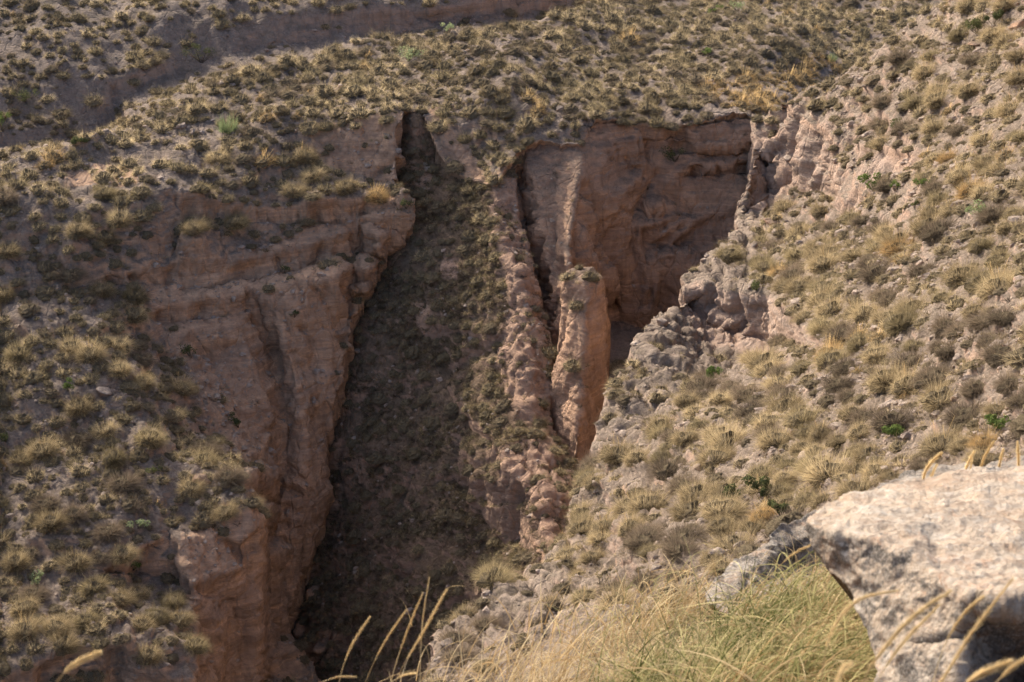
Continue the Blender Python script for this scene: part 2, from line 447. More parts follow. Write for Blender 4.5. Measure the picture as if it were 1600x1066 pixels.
LAYERS['talus_wedge'] = dict(mat=M_talus, step=3.0, blur=2,
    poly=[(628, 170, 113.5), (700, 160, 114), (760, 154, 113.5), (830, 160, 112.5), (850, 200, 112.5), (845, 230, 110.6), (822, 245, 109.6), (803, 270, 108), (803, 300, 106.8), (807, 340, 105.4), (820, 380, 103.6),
          (832, 430, 101.4), (842, 480, 99.4), (854, 520, 97.8), (856, 600, 94.6), (857, 665, 92.4), (868, 700, 91), (888, 735, 89.4), (902, 780, 87.2), (903, 815, 86), (893, 845, 84.8), (880, 864, 84), (1000, 1000, 76), (1000, 1300, 72),
          (380, 1300, 86), (380, 900, 98.5), (440, 800, 100.5), (480, 650, 102), (520, 560, 103), (558, 480, 104.6), (600, 400, 106.5), (620, 340, 108), (612, 280, 110), (610, 200, 112.5)],
    lines=[[(646, 180, 111.7), (648, 200, 110.9), (648, 250, 109.6), (662, 300, 108.6), (660, 340, 107.2), (640, 385, 105.8)],
           [(690, 190, 113), (700, 240, 111), (712, 300, 107.6), (700, 360, 105.6), (690, 420, 103)],
           [(778, 294, 106.4), (770, 335, 104.8), (782, 380, 102.6), (800, 440, 100), (806, 500, 98), (800, 560, 95.6)],
           [(750, 300, 106.8), (745, 350, 105.2), (760, 420, 102)],
           [(812, 420, 100.6), (822, 500, 97.6), (826, 580, 94.6), (830, 640, 92.6)],
           [(800, 600, 94.4), (820, 660, 91.8), (850, 690, 91)],
           [(785, 705, 90.2), (830, 694, 90.5), (862, 712, 89.8)],
           [(800, 742, 88.4), (840, 742, 88.6), (870, 770, 87)],
           [(830, 770, 87.2), (846, 800, 85.8), (855, 840, 84.2), (862, 870, 83)]],
    pts=[(650, 500, 101.4), (600, 500, 102.4), (600, 650, 98.6), (700, 600, 98), (560, 600, 100.4), (540, 700, 98.4), (560, 800, 95.8), (520, 850, 96.2), (480, 900, 96.4), (560, 1000, 90), (560, 1066, 88.4),
         (700, 750, 93), (800, 850, 88), (700, 950, 87.5), (460, 980, 94.6), (480, 1066, 92.4)], amp=0.5,
    rocky=[[(770, 285), (810, 285), (835, 430), (862, 560), (866, 700), (840, 680), (800, 640), (775, 560), (800, 470), (780, 390), (765, 330)], [(782, 700), (840, 690), (905, 760), (905, 870), (860, 866), (835, 800), (790, 745)],
           [(660, 250), (676, 250), (672, 320), (655, 330)], [(690, 400), (720, 405), (716, 440), (690, 436)], [(655, 470), (690, 480), (680, 520), (650, 510)]],
    crag=[[(770, 285), (810, 285), (862, 560), (866, 700), (775, 640), (780, 390)], [(782, 700), (905, 740), (905, 870), (860, 866)]])

LAYERS['rock_fin'] = dict(mat=M_wall, step=2.5, blur=1,
    poly=[(890, 424, 96.4), (884, 450, 96), (879, 520, 95.2), (866, 590, 94.4), (857, 640, 93.8), (858, 690, 92.6), (875, 740, 91), (915, 745, 90.4),
          (930, 705, 92), (944, 650, 93.6), (949, 590, 94.6), (951, 520, 95.4), (950, 465, 96), (943, 436, 96.2), (925, 421, 96.6), (905, 418, 96.8)],
    lines=[[(915, 436, 95.4), (917, 480, 94.4), (915, 540, 93.2), (911, 600, 92.2), (905, 660, 91), (900, 715, 90)],
           [(893, 440, 95.6), (892, 520, 94.2), (880, 600, 93)]], pts=[], amp=0.12, flute=0.45, led=0.12, rug=0.8)

LAYERS['right_slope'] = dict(mat=M_right, step=3.0, blur=1,
    poly=[(1178, 196, 112), (1181, 240, 109.5), (1172, 286, 107), (1158, 340, 106), (1152, 372, 101.5), (1134, 389, 94.5), (1096, 427, 89), (1078, 441, 87), (1055, 483, 84.4),
          (1040, 490, 83.6), (1008, 511, 81.6), (1006, 533, 80), (983, 577, 77), (954, 612, 75), (949, 645, 73.4), (934, 695, 71), (932, 730, 69), (922, 746, 68),
          (914, 775, 66.4), (892, 824, 63.4), (884, 853, 61.4), (870, 861, 60.6), (836, 895, 58.4), (808, 912, 57.2), (776, 923, 56.4), (744, 951, 55), (704, 982, 53.6), (688, 1004, 52.6),
          (674, 1066, 49.8), (660, 1300, 42), (1750, 1300, 26), (2400, 1300, 20), (2400, 700, 30), (2400, 300, 44), (2400, -350, 66), (1750, -350, 84), (1700, -120, 90), (1560, -40, 103), (1500, 3, 103), (1440, 40, 104), (1380, 80, 104.5), (1310, 118, 106.5), (1260, 142, 108), (1225, 165, 109.6), (1200, 185, 111)],
    lines=[# hollow cliffs at the head of the canyon
           [(1200, 196, 110.5), (1232, 200, 108.4), (1260, 205, 105.5), (1310, 215, 100.5), (1345, 235, 96.5)],
           [(1195, 260, 109.9), (1205, 300, 108.8), (1235, 290, 106.9), (1270, 265, 103.4), (1310, 255, 98.4)],
           [(1180, 320, 106.6), (1196, 345, 105.4), (1230, 335, 104.2), (1290, 305, 101)],
           [(1160, 376, 99.5), (1200, 385, 96.5), (1260, 380, 92), (1320, 350, 92)],
           [(1232, 206, 108.2), (1234, 250, 107.8), (1226, 285, 107.4)],
           # outcrop below
           [(1078, 443, 86.6), (1120, 449, 84.8), (1165, 455, 83.4), (1207, 466, 81.6)],
           [(1066, 478, 86.2), (1100, 505, 84.6), (1150, 530, 83), (1200, 532, 81.4)],
           [(1040, 510, 81.6), (1090, 560, 80), (1140, 590, 77.4), (1190, 580, 77)],
           [(1010, 560, 77.6), (990, 620, 74.2), (965, 680, 71)],
           [(1060, 620, 73), (1010, 700, 68.4), (960, 760, 65.6), (930, 830, 61.6)],
           [(900, 850, 60), (930, 880, 57.4), (900, 930, 54.8), (840, 960, 53.6), (760, 1000, 52.4), (720, 1066, 49.4)],
           [(840, 985, 51.4), (870, 1066, 46.6)],
           [(1200, 880, 47.5), (1080, 930, 47.6), (980, 960, 48.8)],
           [(1300, 250, 100), (1400, 200, 94), (1500, 120, 92)]],
    pts=[(1600, 0, 97), (1600, 150, 83), (1600, 300, 71.5), (1600, 450, 60), (1600, 600, 51), (1600, 750, 44), (1450, 250, 86), (1450, 400, 72), (1450, 550, 60.6), (1450, 700, 51), (1300, 420, 82), (1300, 550, 67.6),
         (1300, 650, 59), (1300, 750, 52.4), (1150, 680, 63), (1150, 800, 55), (1050, 800, 58), (1050, 880, 50.2), (1200, 620, 69), (1450, 900, 41), (1200, 1000, 42), (1000, 1066, 43), (1500, 1066, 34), (1750, 300, 62), (1750, 700, 41)],
    amp=0.6, crag=[[(1190, 200), (1330, 225), (1320, 330), (1290, 400), (1215, 470), (1205, 560), (1130, 650), (1090, 740), (1040, 820), (1040, 930), (900, 1000), (820, 1066), (640, 1066), (700, 970), (900, 840), (960, 600), (1120, 370)]], rocky=[[(1080, 446), (1205, 470), (1208, 560), (1110, 545), (1060, 495)], [(1175, 205), (1300, 225), (1290, 260), (1240, 300), (1190, 345), (1165, 340)], [(1370, 235), (1440, 240), (1440, 275), (1370, 270)]])

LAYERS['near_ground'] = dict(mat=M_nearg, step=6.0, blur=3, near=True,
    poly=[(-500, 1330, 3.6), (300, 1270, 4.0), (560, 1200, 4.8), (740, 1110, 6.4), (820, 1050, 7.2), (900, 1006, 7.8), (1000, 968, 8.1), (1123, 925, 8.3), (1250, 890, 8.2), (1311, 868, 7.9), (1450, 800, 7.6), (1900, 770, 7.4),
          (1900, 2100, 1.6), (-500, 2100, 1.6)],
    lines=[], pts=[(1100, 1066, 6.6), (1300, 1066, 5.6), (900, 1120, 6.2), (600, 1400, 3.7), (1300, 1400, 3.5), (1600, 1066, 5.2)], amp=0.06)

TER = {}
def build_layer(name, L):
    st = L['step']
    xs = np.arange(min(p[0] for p in L['poly']) - 2 * st, max(p[0] for p in L['poly']) + 2 * st, st)
    ys = np.arange(min(p[1] for p in L['poly']) - 2 * st, max(p[1] for p in L['poly']) + 2 * st, st)
    ctrl = densify(L['poly'], closed=True)
    for ln in L['lines']: ctrl += densify(ln)
    ctrl += L['pts']
    G = invdepth_grid(ctrl, xs, ys)
    X, Y = np.meshgrid(xs, ys)
    poly = L['poly']
    ins = in_poly(X, Y, poly)
    # fill small misses, then smooth the creases a little
    if (G[ins] == 0).any():
        for _ in range(3):
            z = (G == 0); r = blur(np.where(z, 0, G), 1)
            N = sum(np.roll(G, s, a) for a in (0, 1) for s in (1, -1)); W = sum((np.roll(G, s, a) > 0).astype(float) for a in (0, 1) for s in (1, -1))
            G = np.where(z & (W > 0), N / np.maximum(W, 1), G)
    Gx = G.copy()
    for _ in range(2):
        z = (Gx == 0)
        N = sum(np.roll(Gx, s, a) for a in (0, 1) for s in (1, -1)); W = sum((np.roll(Gx, s, a) > 0).astype(float) for a in (0, 1) for s in (1, -1))
        Gx = np.where(z & (W > 0), N / np.maximum(W, 1), Gx)
    G = blur(Gx, L['blur'])
    q = ins[:-1, :-1] | ins[1:, :-1] | ins[:-1, 1:] | ins[1:, 1:]
    ok = (G > 0)
    q &= ok[:-1, :-1] & ok[1:, :-1] & ok[:-1, 1:] & ok[1:, 1:]
    J, I = np.nonzero(q)
    nx = len(xs)
    F = np.stack([J * nx + I, (J + 1) * nx + I, (J + 1) * nx + I + 1, J * nx + I + 1], 1)
    used = np.unique(F)
    remap = -np.ones(G.size, int); remap[used] = np.arange(len(used))
    F = remap[F]
    px = X.ravel()[used]; py = Y.ravel()[used]; inv = G.ravel()[used]; inn = ins.ravel()[used]
    outm = ~inn
    bx, by, bi = nearest_on(poly, px[outm], py[outm])
    px[outm] = bx; py[outm] = by; inv[outm] = bi
    t = 1 / inv
    cx = (px - 800) / FPX; cy = -(py - 533) / FPX
    P = np.stack([t * cx, t * (cy * SP + CP), t * (cy * CP - SP)], 1)
    N = vnormals(P, F)
    amp = L['amp']
    steep = 1 - sstep(0.3, 0.7, N[:, 2])
    if L.get('near'):
        D = fbm(P * 1.6, 5) * amp * 1.2 + fbm(P * 6, 5, gain=0.65, ridged=True) * amp * 0.6 * (1 if L.get('rock') else 0.5)
        P = P + N * D[:, None]
    else:
        W3 = np.stack([perlin(P * 0.3 + 3), perlin(P * 0.3 + 33), perlin(P * 0.3 + 63)], 1)
        Q = P + W3 * 0.8
        low = fbm(Q * 0.16, 3) * 1.1
        mid = fbm(Q * 0.55, 4, ridged=True, gain=0.55) * 0.55
        fine = fbm(Q * 2.2, 4, gain=0.6) * 0.22
        fx = L.get('fall', (0.45, -0.9))
        al = Q[:, 0] * fx[0] + Q[:, 1] * fx[1]; ac = Q[:, 0] * fx[1] - Q[:, 1] * fx[0]
        rill = fbm(np.stack([al * 0.14, ac * 0.75, Q[:, 2] * 0.1], 1), 4, ridged=True, gain=0.55) * 0.34
        clod = fbm(Q * 3.4, 4, gain=0.7, ridged=True) * 0.13
        D = (low + mid * 0.55 + rill) * amp + fine + clod
        # rills that run down the fall line (towards the camera/right on the slopes)
        fl = fbm(Q * np.array([0.9, 0.9, 0.10]), 4, ridged=True, gain=0.55)
        fl2 = fbm(Q * np.array([2.8, 2.8, 0.22]), 3, ridged=True)
        zz = Q[:, 2] + 0.35 * perlin(Q * 0.12)
        stra = fbm(np.stack([Q[:, 0] * 0.06, Q[:, 1] * 0.06, zz * 1.25], 1), 4, gain=0.65)
        gr = -np.clip(1 - 3.2 * np.abs(perlin(Q * np.array([0.42, 0.42, 0.05]) + 9)), 0, 1) ** 1.5 * 0.55
        gr += -np.clip(1 - 4.0 * np.abs(perlin(Q * np.array([1.5, 1.5, 0.16]) + 19)), 0, 1) ** 1.5 * 0.2 * (perlin(Q * 0.3 + 7) > -0.1)
        sw = (zz * 0.62 + 0.25 * perlin(Q * 0.25 + 40)) % 1.0
        led = (sw ** 2.5 - 0.3) * 0.42 * np.clip(0.5 + 1.4 * perlin(Q * np.array([0.14, 0.14, 0.5]) + 3), 0, 1.2)
        sw2 = (zz * 2.7 + 0.3 * perlin(Q * 0.6 + 50)) % 1.0
        led += (sw2 ** 2 - 0.3) * 0.11 * np.clip(0.4 + 2 * perlin(Q * np.array([0.4, 0.4, 1.0]) + 5), 0, 1.2)
        rug = fbm(Q * np.array([2.6, 2.6, 2.0]), 5, gain=0.68, ridged=True) * 0.16
        Dc = (fl * 0.16 * L.get('flute', 1.0) + fl2 * 0.12 + stra * 0.14 + gr * 1.1 * L.get('flute', 1.0) + led * L.get('led', 0.4) + rug * L.get('rug', 1.0)) + low * amp * 0.35 + fine * 0.4
        D = D * (1 - steep) + Dc * steep
        if L.get('crag'):
            wgt = np.zeros(len(P))
            for ox, oy in ((0, 0), (25, 0), (-25, 0), (0, 25), (0, -25), (18, 18), (-18, -18), (18, -18), (-18, 18)):
                for pl in L['crag']: wgt += in_poly(px + ox, py + oy, pl) / 9.0
            cs = np.array([1.5, 1.5, 0.28]) if name == 'talus_wedge' else np.array([0.95, 0.95, 0.5])
            cg = fbm(Q * cs + 70, 5, gain=0.6, ridged=True)
            ch = -np.clip(1 - 3.5 * np.abs(perlin(Q * cs * 0.85 + 90)), 0, 1) ** 1.3 * 0.5
            D = D + wgt * (cg * 0.3 + ch * 0.8) * (0.6 if name == 'talus_wedge' else 1.0)
        P = P + N * D[:, None]
    nbase = len(P)
    # skirt: carry the surface on downwards and away behind its edge
    E = np.concatenate([F[:, [0, 1]], F[:, [1, 2]], F[:, [2, 3]], F[:, [3, 0]]])
    key = np.sort(E, 1); k = key[:, 0] * (nbase + 1) + key[:, 1]
    u, idx, cnt = np.unique(k, return_index=True, return_counts=True)
    be = E[idx[cnt == 1]]
    bv = np.unique(be)
    rm = -np.ones(nbase, int); rm[bv] = np.arange(len(bv))
    base = P[bv]
    hd = base * np.array([1, 1, 0]); hd /= np.linalg.norm(hd, axis=1)[:, None]
    if L.get('rock'): steps = [(0.03, 0.06), (0.13, 0.25), (0.3, 0.6), (0.6, 0.9), (0.8, 1.0), (1.0, 1.3)]
    elif L.get('near'): steps = [(0.05, 0.05), (0.3, 0.25), (1.0, 0.9), (2.7, 2.5), (7, 6.5), (14, 14), (21, 24)]
    else: steps = [(0.25, 0.3), (0.7, 0.55), (1.5, 0.8), (3, 1.2), (6, 1.8), (11, 2.6), (20, 4)]
    prev = bv; PP = [P]; FF = [F]; cntv = nbase
    for dz, dh in steps:
        q = base + hd * dh + np.array([0, 0, -dz])
        if L.get('rock'):
            q = base * (1 + min(dh, 0.9) / np.linalg.norm(base, axis=1))[:, None]
            if dh > 0.9:
                k_ = 0.35 if dh < 1.2 else 0.8
                q = q * (1 - k_) + q.mean(0) * k_ - np.array([0, 0, 0.25 if dh < 1.2 else 0.5])
        if not L.get('near'):
            q += (np.stack([perlin(q * 0.8 + 5), perlin(q * 0.8 + 25), 0 * q[:, 0]], 1)) * min(0.5, dz * 0.4)
        PP.append(q)
        cur = np.arange(len(bv)) + cntv; cntv += len(bv)
        a, b = rm[be[:, 0]], rm[be[:, 1]]
        FF.append(np.stack([prev[b] if len(prev) == len(bv) else b, prev[a], cur[a], cur[b]], 1))
        prev = cur
    P = np.concatenate(PP); F = np.concatenate(FF)
    rk = np.zeros(len(P))
    if L.get('rocky'):
        for ox, oy in ((0, 0), (12, 0), (-12, 0), (0, 12), (0, -12)):
            for pl in L['rocky']: rk[:nbase] += in_poly(px + ox, py + oy, pl) / 5.0
        rk = np.clip(rk, 0, 1)
    me = mesh_from(name, P, F, L['mat'], attrs=dict(rocky=rk))
    o = link(name, me)
    tag(o, kind='structure')
    N = vnormals(P[:nbase], F[:len(FF[0])])
    TER[name] = dict(P=P, F=F, nb=nbase, nf=len(FF[0]), N=N, obj=o)
    return o

for nm, L in LAYERS.items():
    build_layer(nm, L)

# ------------------------------------------------------------------ finding the ground
def make_bvh(names):
    V = []; Fl = []; off = 0
    for nm in names:
        T = TER[nm]
        V.append(T['P'][:T['nb']]); Fl.append(T['F'][:T['nf']] + off); off += T['nb']
    return BVHTree.FromPolygons(np.concatenate(V).tolist(), np.concatenate(Fl).tolist())
FARL = [n for n in LAYERS if n != 'near_ground']
BV = make_bvh(FARL)
BVN = make_bvh(['near_ground'])

def hit(px, py, bv=None):
    d = Vector(world_pt(px, py, 1.0)).normalized()
    r = (bv or BV).ray_cast(Vector((0, 0, 0)), d)
    return r[0], r[1]

def visible(p):
    v = Vector(p); L = v.length
    r = BV.ray_cast(Vector((0, 0, 0)), v / L, L - 0.3)
    return r[0] is None

# ------------------------------------------------------------------ plants: templates as numpy arrays
def strips(curves, widths, tints, normals=None, taper=True):
    """curves (n,k,3) -> tapered ribbons as quads"""
    n, k, _ = curves.shape
    tan = np.gradient(curves, axis=1)
    tan /= np.maximum(np.linalg.norm(tan, axis=2, keepdims=True), 1e-9)
    side = np.cross(tan, normals[:, None, :])
    side /= np.maximum(np.linalg.norm(side, axis=2, keepdims=True), 1e-9)
    t = np.linspace(0, 1, k)
    w = (1 - t ** 1.6 * 0.9) if taper else np.ones(k)
    off = side * (widths[:, None] * w[None, :])[:, :, None] * 0.5
    P = np.stack([curves - off, curves + off], 2).reshape(-1, 3)
    base = np.arange(n)[:, None] * (2 * k) + np.arange(k - 1)[None, :] * 2
    F = np.stack([base, base + 1, base + 3, base + 2], 2).reshape(-1, 4)
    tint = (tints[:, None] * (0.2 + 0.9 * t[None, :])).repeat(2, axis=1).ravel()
    return P, F, tint

def dome(rng, r, h, nu=11, nv=5, rough=0.16):
    V = []; F = []
    ph = rng.uniform(0, 9)
    for j in range(nv):
        a = j / nv * math.pi / 2
        for i in range(nu):
            b = i / nu * 2 * math.pi
            q = 1 + rng.uniform(-rough, rough) + 0.1 * math.sin(3 * b + ph)
            V.append((r * q * math.cos(a) * math.cos(b), r * q * math.cos(a) * math.sin(b), h * q * math.sin(a) - 0.1 * r))
    V.append((0, 0, h)); top = len(V) - 1
    for j in range(nv - 1):
        for i in range(nu):
            F.append((j * nu + i, j * nu + (i + 1) % nu, (j + 1) * nu + (i + 1) % nu, (j + 1) * nu + i))
    for i in range(0, nu - 1, 2):
        F.append(((nv - 1) * nu + i, (nv - 1) * nu + i + 1, (nv - 1) * nu + (i + 2) % nu, top))
    return np.array(V), np.array(F)

def tuft(seed, n, r=0.5, h=0.5, w=0.02, spread=1.0, lean=(0.12, -0.1), seg=3, stalks=0, core=True):
    """tussock of radius r: returns P, F, tint, mat index (0 core, 1 blades, 2 stalks)"""
    rng = np.random.RandomState(seed)
    az = rng.uniform(0, 2 * np.pi, n)
    pol = np.arccos(np.clip(1 - rng.uniform(0, 1, n) ** 0.95 * 0.84 * spread, -0.1, 1))
    L = r * np.clip(rng.normal(0.98, 0.13, n) - 0.22 * rng.uniform(0, 1, n) ** 3, 0.5, 1.3) * (1 + 0.12 * np.sin(2 * az + seed) + 0.1 * np.sin(5 * az + seed * 2))
    rr = r * 0.5 * np.sqrt(rng.uniform(0, 1, n)); ra = az + rng.normal(0, 0.5, n)
    root = np.stack([rr * np.cos(ra), rr * np.sin(ra), np.full(n, 0.02)], 1)
    d = np.stack([np.sin(pol) * np.cos(az), np.sin(pol) * np.sin(az), np.cos(pol) * h / r * 1.05], 1)
    d[:, 0] += lean[0]; d[:, 1] += lean[1]; d += rng.normal(0, 0.16, d.shape)
    droop = r * rng.uniform(0.12, 0.5, n) * np.sin(pol) ** 0.7
    t = np.linspace(0, 1, seg)[None, :, None]
    C = root[:, None, :] + d[:, None, :] * L[:, None, None] * t * 0.8
    C = C + np.stack([0 * droop, 0 * droop, -droop], 1)[:, None, :] * t ** 2.2
    C += rng.normal(0, 0.03 * r, (n, 1, 3)) * t
    C[:, :, 2] = np.maximum(C[:, :, 2], -0.03)
    nr = rng.normal(size=(n, 3)); nr /= np.linalg.norm(nr, axis=1)[:, None]
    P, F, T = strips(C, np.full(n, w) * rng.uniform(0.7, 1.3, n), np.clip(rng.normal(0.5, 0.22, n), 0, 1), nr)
    M = np.ones(len(F), int)
    if stalks:
        az = rng.uniform(0, 2 * np.pi, stalks); pol = rng.uniform(0.05, 0.5, stalks); LL = r * rng.uniform(0.9, 1.55, stalks)
        d = np.stack([np.sin(pol) * np.cos(az), np.sin(pol) * np.sin(az), np.cos(pol)], 1); d[:, 0] += 0.15
        C = d[:, None, :] * LL[:, None, None] * t + rng.normal(0, 0.1 * r, (stalks, 1, 3)) * np.array([1, 1, 0])
        P2, F2, T2 = strips(C, np.full(stalks, w * 0.75), rng.uniform(0.5, 1, stalks), np.tile([[0.0, 1, 0.2]], (stalks, 1)), taper=False)
        F = np.concatenate([F, F2 + len(P)]); P = np.concatenate([P, P2]); T = np.concatenate([T, T2]); M = np.concatenate([M, np.full(len(F2), 2)])
    if core:
        V, G = dome(rng, r * 0.78, h * 0.52, 14, 6)
        F = np.concatenate([F, G + len(P)]); P = np.concatenate([P, V]); T = np.concatenate([T, np.full(len(V), 0.15)]); M = np.concatenate([M, np.zeros(len(G), int)])
    return P, F, T, M

def leafy(seed, n, r, h, leaf=0.05, lobes=6, twigs=14):
    """leafy bush: leaf quads clustered in uneven lobes, over twigs"""
    rng = np.random.RandomState(seed)
    lc = np.stack([rng.normal(0, r * 0.45, lobes), rng.normal(0, r * 0.45, lobes), rng.uniform(0.35, 0.85, lobes) * h], 1)
    lr = rng.uniform(0.28, 0.5, lobes) * r
    k = rng.randint(0, lobes, n)
    v = rng.normal(size=(n, 3)); v /= np.linalg.norm(v, axis=1)[:, None]
    c = lc[k] + v * (lr[k] * rng.uniform(0.55, 1.08, n))[:, None] * np.array([1, 1, 0.85])
    c[:, 2] = np.maximum(c[:, 2], 0.02)
    a = rng.normal(size=(n, 3)); a /= np.linalg.norm(a, axis=1)[:, None]
    b = np.cross(a, v + 0.01); b /= np.maximum(np.linalg.norm(b, axis=1), 1e-6)[:, None]
    s = leaf * rng.uniform(0.6, 1.3, n)[:, None]
    P = np.stack([c - a * s, c - b * s * 0.5, c + a * s, c + b * s * 0.5], 1).reshape(-1, 3)
    F = np.arange(4 * n).reshape(n, 4)
    T = np.repeat(np.clip(rng.normal(0.5, 0.22, n), 0, 1), 4); M = np.ones(n, int)
    j = rng.randint(0, lobes, twigs)
    t = np.linspace(0, 1, 4)[None, :, None]
    C = rng.normal(0, 0.04 * r, (twigs, 1, 3)) * np.array([1, 1, 0]) + (lc[j] + rng.normal(0, 0.15 * r, (twigs, 3)))[:, None, :] * t
    P2, F2, T2 = strips(C, np.full(twigs, 0.03 * r + 0.008), np.full(twigs, 0.2), np.tile([[0.0, 1, 0.1]], (twigs, 1)))
    return np.concatenate([P, P2]), np.concatenate([F, F2 + len(P)]), np.concatenate([T, T2]), np.concatenate([M, np.zeros(len(F2), int)])

def core_mat():
    s = NT('dead_leaf_litter'); s.setup()
    c = s.mix(s.noise(9, 4), (0.085, 0.068, 0.045), (0.20, 0.16, 0.10))
    b = s.n('ShaderNodeBsdfDiffuse'); s.l(c, b.inputs[0])
    bp = s.n('ShaderNodeBump'); bp.inputs['Distance'].default_value = 0.1; s.l(s.noise(30, 4), bp.inputs['Height']); s.l(bp.outputs[0], b.inputs['Normal'])
    s.l(b.outputs[0], s.out.inputs[0]); return s.m
M_core = core_mat()

def tmesh(name, A, mats):
    P, F, T, M = A
    me = mesh_from(name, P, F, None, smooth=False, attrs=dict(tint=T))
    for m in mats: me.materials.append(m)
    me.polygons.foreach_set('material_index', M.astype(np.int32))
    return me

# ------------------------------------------------------------------ where plants stand
def poly_w(x, y, poly): return in_poly(x, y, poly)
BARE = [
    ([(0, 235), (190, 190), (330, 118), (560, 78), (900, 20), (900, 45), (640, 75), (420, 120), (250, 185), (0, 260)], 2.5),  # bare ground and rock in the photograph (photo pixels): density multiplier
    ([(190, 232), (300, 190), (335, 175), (345, 240), (300, 300), (245, 330), (225, 260)], 0.08),
    ([(20, 255), (180, 240), (215, 262), (100, 285), (0, 290)], 0.25),
    ([(700, 60), (860, 60), (900, 130), (780, 140), (690, 110)], 0.45),
    ([(250, 92), (450, 30), (700, 14), (700, 44), (430, 86), (330, 108), (190, 168)], 0.06),
    ([(220, 400), (530, 340), (530, 600), (440, 900), (395, 740), (330, 640), (230, 520)], 0.16),
    ([(300, 520), (430, 560), (450, 800), (300, 700)], 0.5),
    ([(100, 555), (160, 560), (270, 700), (350, 760), (230, 730)], 0.35),
    ([(270, 830), (410, 830), (410, 1066), (320, 1066)], 0.0),
    ([(480, 1066), (480, 1000), (560, 1000)], 0.3),
    ([(170, 975), (240, 930), (330, 1020), (340, 1066), (0, 1066), (0, 1045), (100, 1015)], 0.3),
    ([(940, 230), (1180, 230), (1180, 600), (940, 560)], 0.05),
    ([(1165, 200), (1300, 230), (1290, 330), (1150, 380)], 0.35),
    ([(1040, 470), (1210, 470), (1210, 560), (1100, 560), (1010, 620), (1000, 520)], 0.25),
    ([(1190, 200), (1330, 225), (1320, 330), (1290, 400), (1215, 470), (1205, 560), (1130, 650), (1090, 740), (1040, 820), (1040, 930), (900, 1000), (820, 1066), (640, 1066), (700, 970), (900, 840), (960, 600), (1120, 370)], 0.4),
    ([(930, 620), (1060, 560), (1080, 640), (1000, 740), (900, 850), (880, 850)], 0.5),
    ([(680, 1000), (800, 915), (880, 880), (940, 960), (900, 1066), (670, 1066)], 0.15),
    ([(1030, 1000), (900, 960), (1130, 830), (1240, 800)], 0.6),
    ([(780, 260), (830, 260), (870, 600), (860, 700), (800, 640), (780, 430)], 0.25),
]
def density(nm, px, py, nz):
    d = sstep(0.6, 0.82, nz) if nm != 'talus_wedge' else sstep(0.3, 0.6, nz)
    for pl, k in BARE:
        m = poly_w(px, py, pl)
        d = np.where(m, d * k, d)
    if nm == 'talus_wedge':
        d = np.where(poly_w(px, py, [(540, 640), (800, 640), (860, 860), (800, 1066), (560, 1066), (500, 900)]), d * 0.45, d)
    for pl in LAYERS[nm].get('rocky', []): d = np.where(poly_w(px, py, pl), d * (0.12 if nm != 'talus_wedge' else 0.3), d)
    if nm == 'back_wall': d = d * (py > 540)
    return d

def sample(nm, n, rng, dens=density):
    T = TER[nm]; F = T['F'][:T['nf']]; P = T['P']
    a, b, c, d = P[F[:, 0]], P[F[:, 1]], P[F[:, 2]], P[F[:, 3]]
    ar = np.linalg.norm(np.cross(c - a, d - b), axis=1) * 0.5
    cen = (a + b + c + d) / 4
    px, py, t = project(cen)
    inview = (px > -60) & (px < 1660) & (py > -60) & (py < 1130)
    nz = T['N'][F].mean(1)[:, 2]
    w = ar * dens(nm, px, py, nz) * np.where(inview, 1, 0.25)
    # patchiness
    w *= 0.22 + 1.5 * sstep(-0.22, 0.22, fbm(cen * 0.4, 3))
    cap = w.sum()
    i = rng.choice(len(F), n, p=w / cap)
    u = rng.uniform(size=(n, 2))
    p = (a[i] * ((1 - u[:, :1]) * (1 - u[:, 1:])) + b[i] * ((1 - u[:, :1]) * u[:, 1:]) + c[i] * (u[:, :1] * u[:, 1:]) + d[i] * (u[:, :1] * (1 - u[:, 1:])))
    return p, T['N'][F[i, 0]], cap

class Hash:
    def __init__(s, c): s.c = c; s.d = {}
    def free(s, p, r, k=0.8):
        ix, iy = int(p[0] // s.c), int(p[1] // s.c)
        for a in (-1, 0, 1):
            for b in (-1, 0, 1):
                for q in s.d.get((ix + a, iy + b), ()):
                    if (q[0] - p[0]) ** 2 + (q[1] - p[1]) ** 2 + (q[2] - p[2]) ** 2 < (k * (r + q[3])) ** 2: return False
        return True
    def add(s, p, r): s.d.setdefault((int(p[0] // s.c), int(p[1] // s.c)), []).append((p[0], p[1], p[2], r))
H = Hash(1.8)

# ---- bushes that stand out in the photograph, each placed on the ground where it grows
def bush(px, py, wpx, hpx, name, label, cat, mats, seed, kind='leafy', n=700, leaf=0.05, group=None):
    p, nrm = hit(px, py)
    if p is None: print('no hit', px, py); return
    t = p.y * CP - p.z * SP
    r = wpx * 0.5 * t / FPX; h = hpx * t / FPX
    if kind == 'leafy': A = leafy(seed, n, r * 1.1, h, leaf)
    else: A = tuft(seed, n, r, h, 0.03, spread=0.45, lean=(0.05, 0), seg=4, core=False)
    me = tmesh(name, A, mats)
    root = bpy.data.objects.new(name, None); COL.objects.link(root)
    root.location = (p.x, p.y, p.z - 0.05); tag(root, label, cat, group)
    # foliage and stems are parts of the bush
    P, F, T, M = A
    for nm_, idx in (('stems', 0), ('foliage', 1)):
        m = M == idx
        if not m.any(): continue
        u = np.unique(F[m]); rm = np.zeros(len(P), int); rm[u] = np.arange(len(u))
        o = link(nm_, mesh_from(nm_, P[u], rm[F[m]], mats[min(idx, len(mats) - 1)], smooth=False, attrs=dict(tint=T[u])), root)
    bpy.data.meshes.remove(me)
    H.add(p, r * 0.9)
B_ = [M_grey, M_green]; D_ = [M_grey, M_dull]; P_ = [M_grey, M_pale]
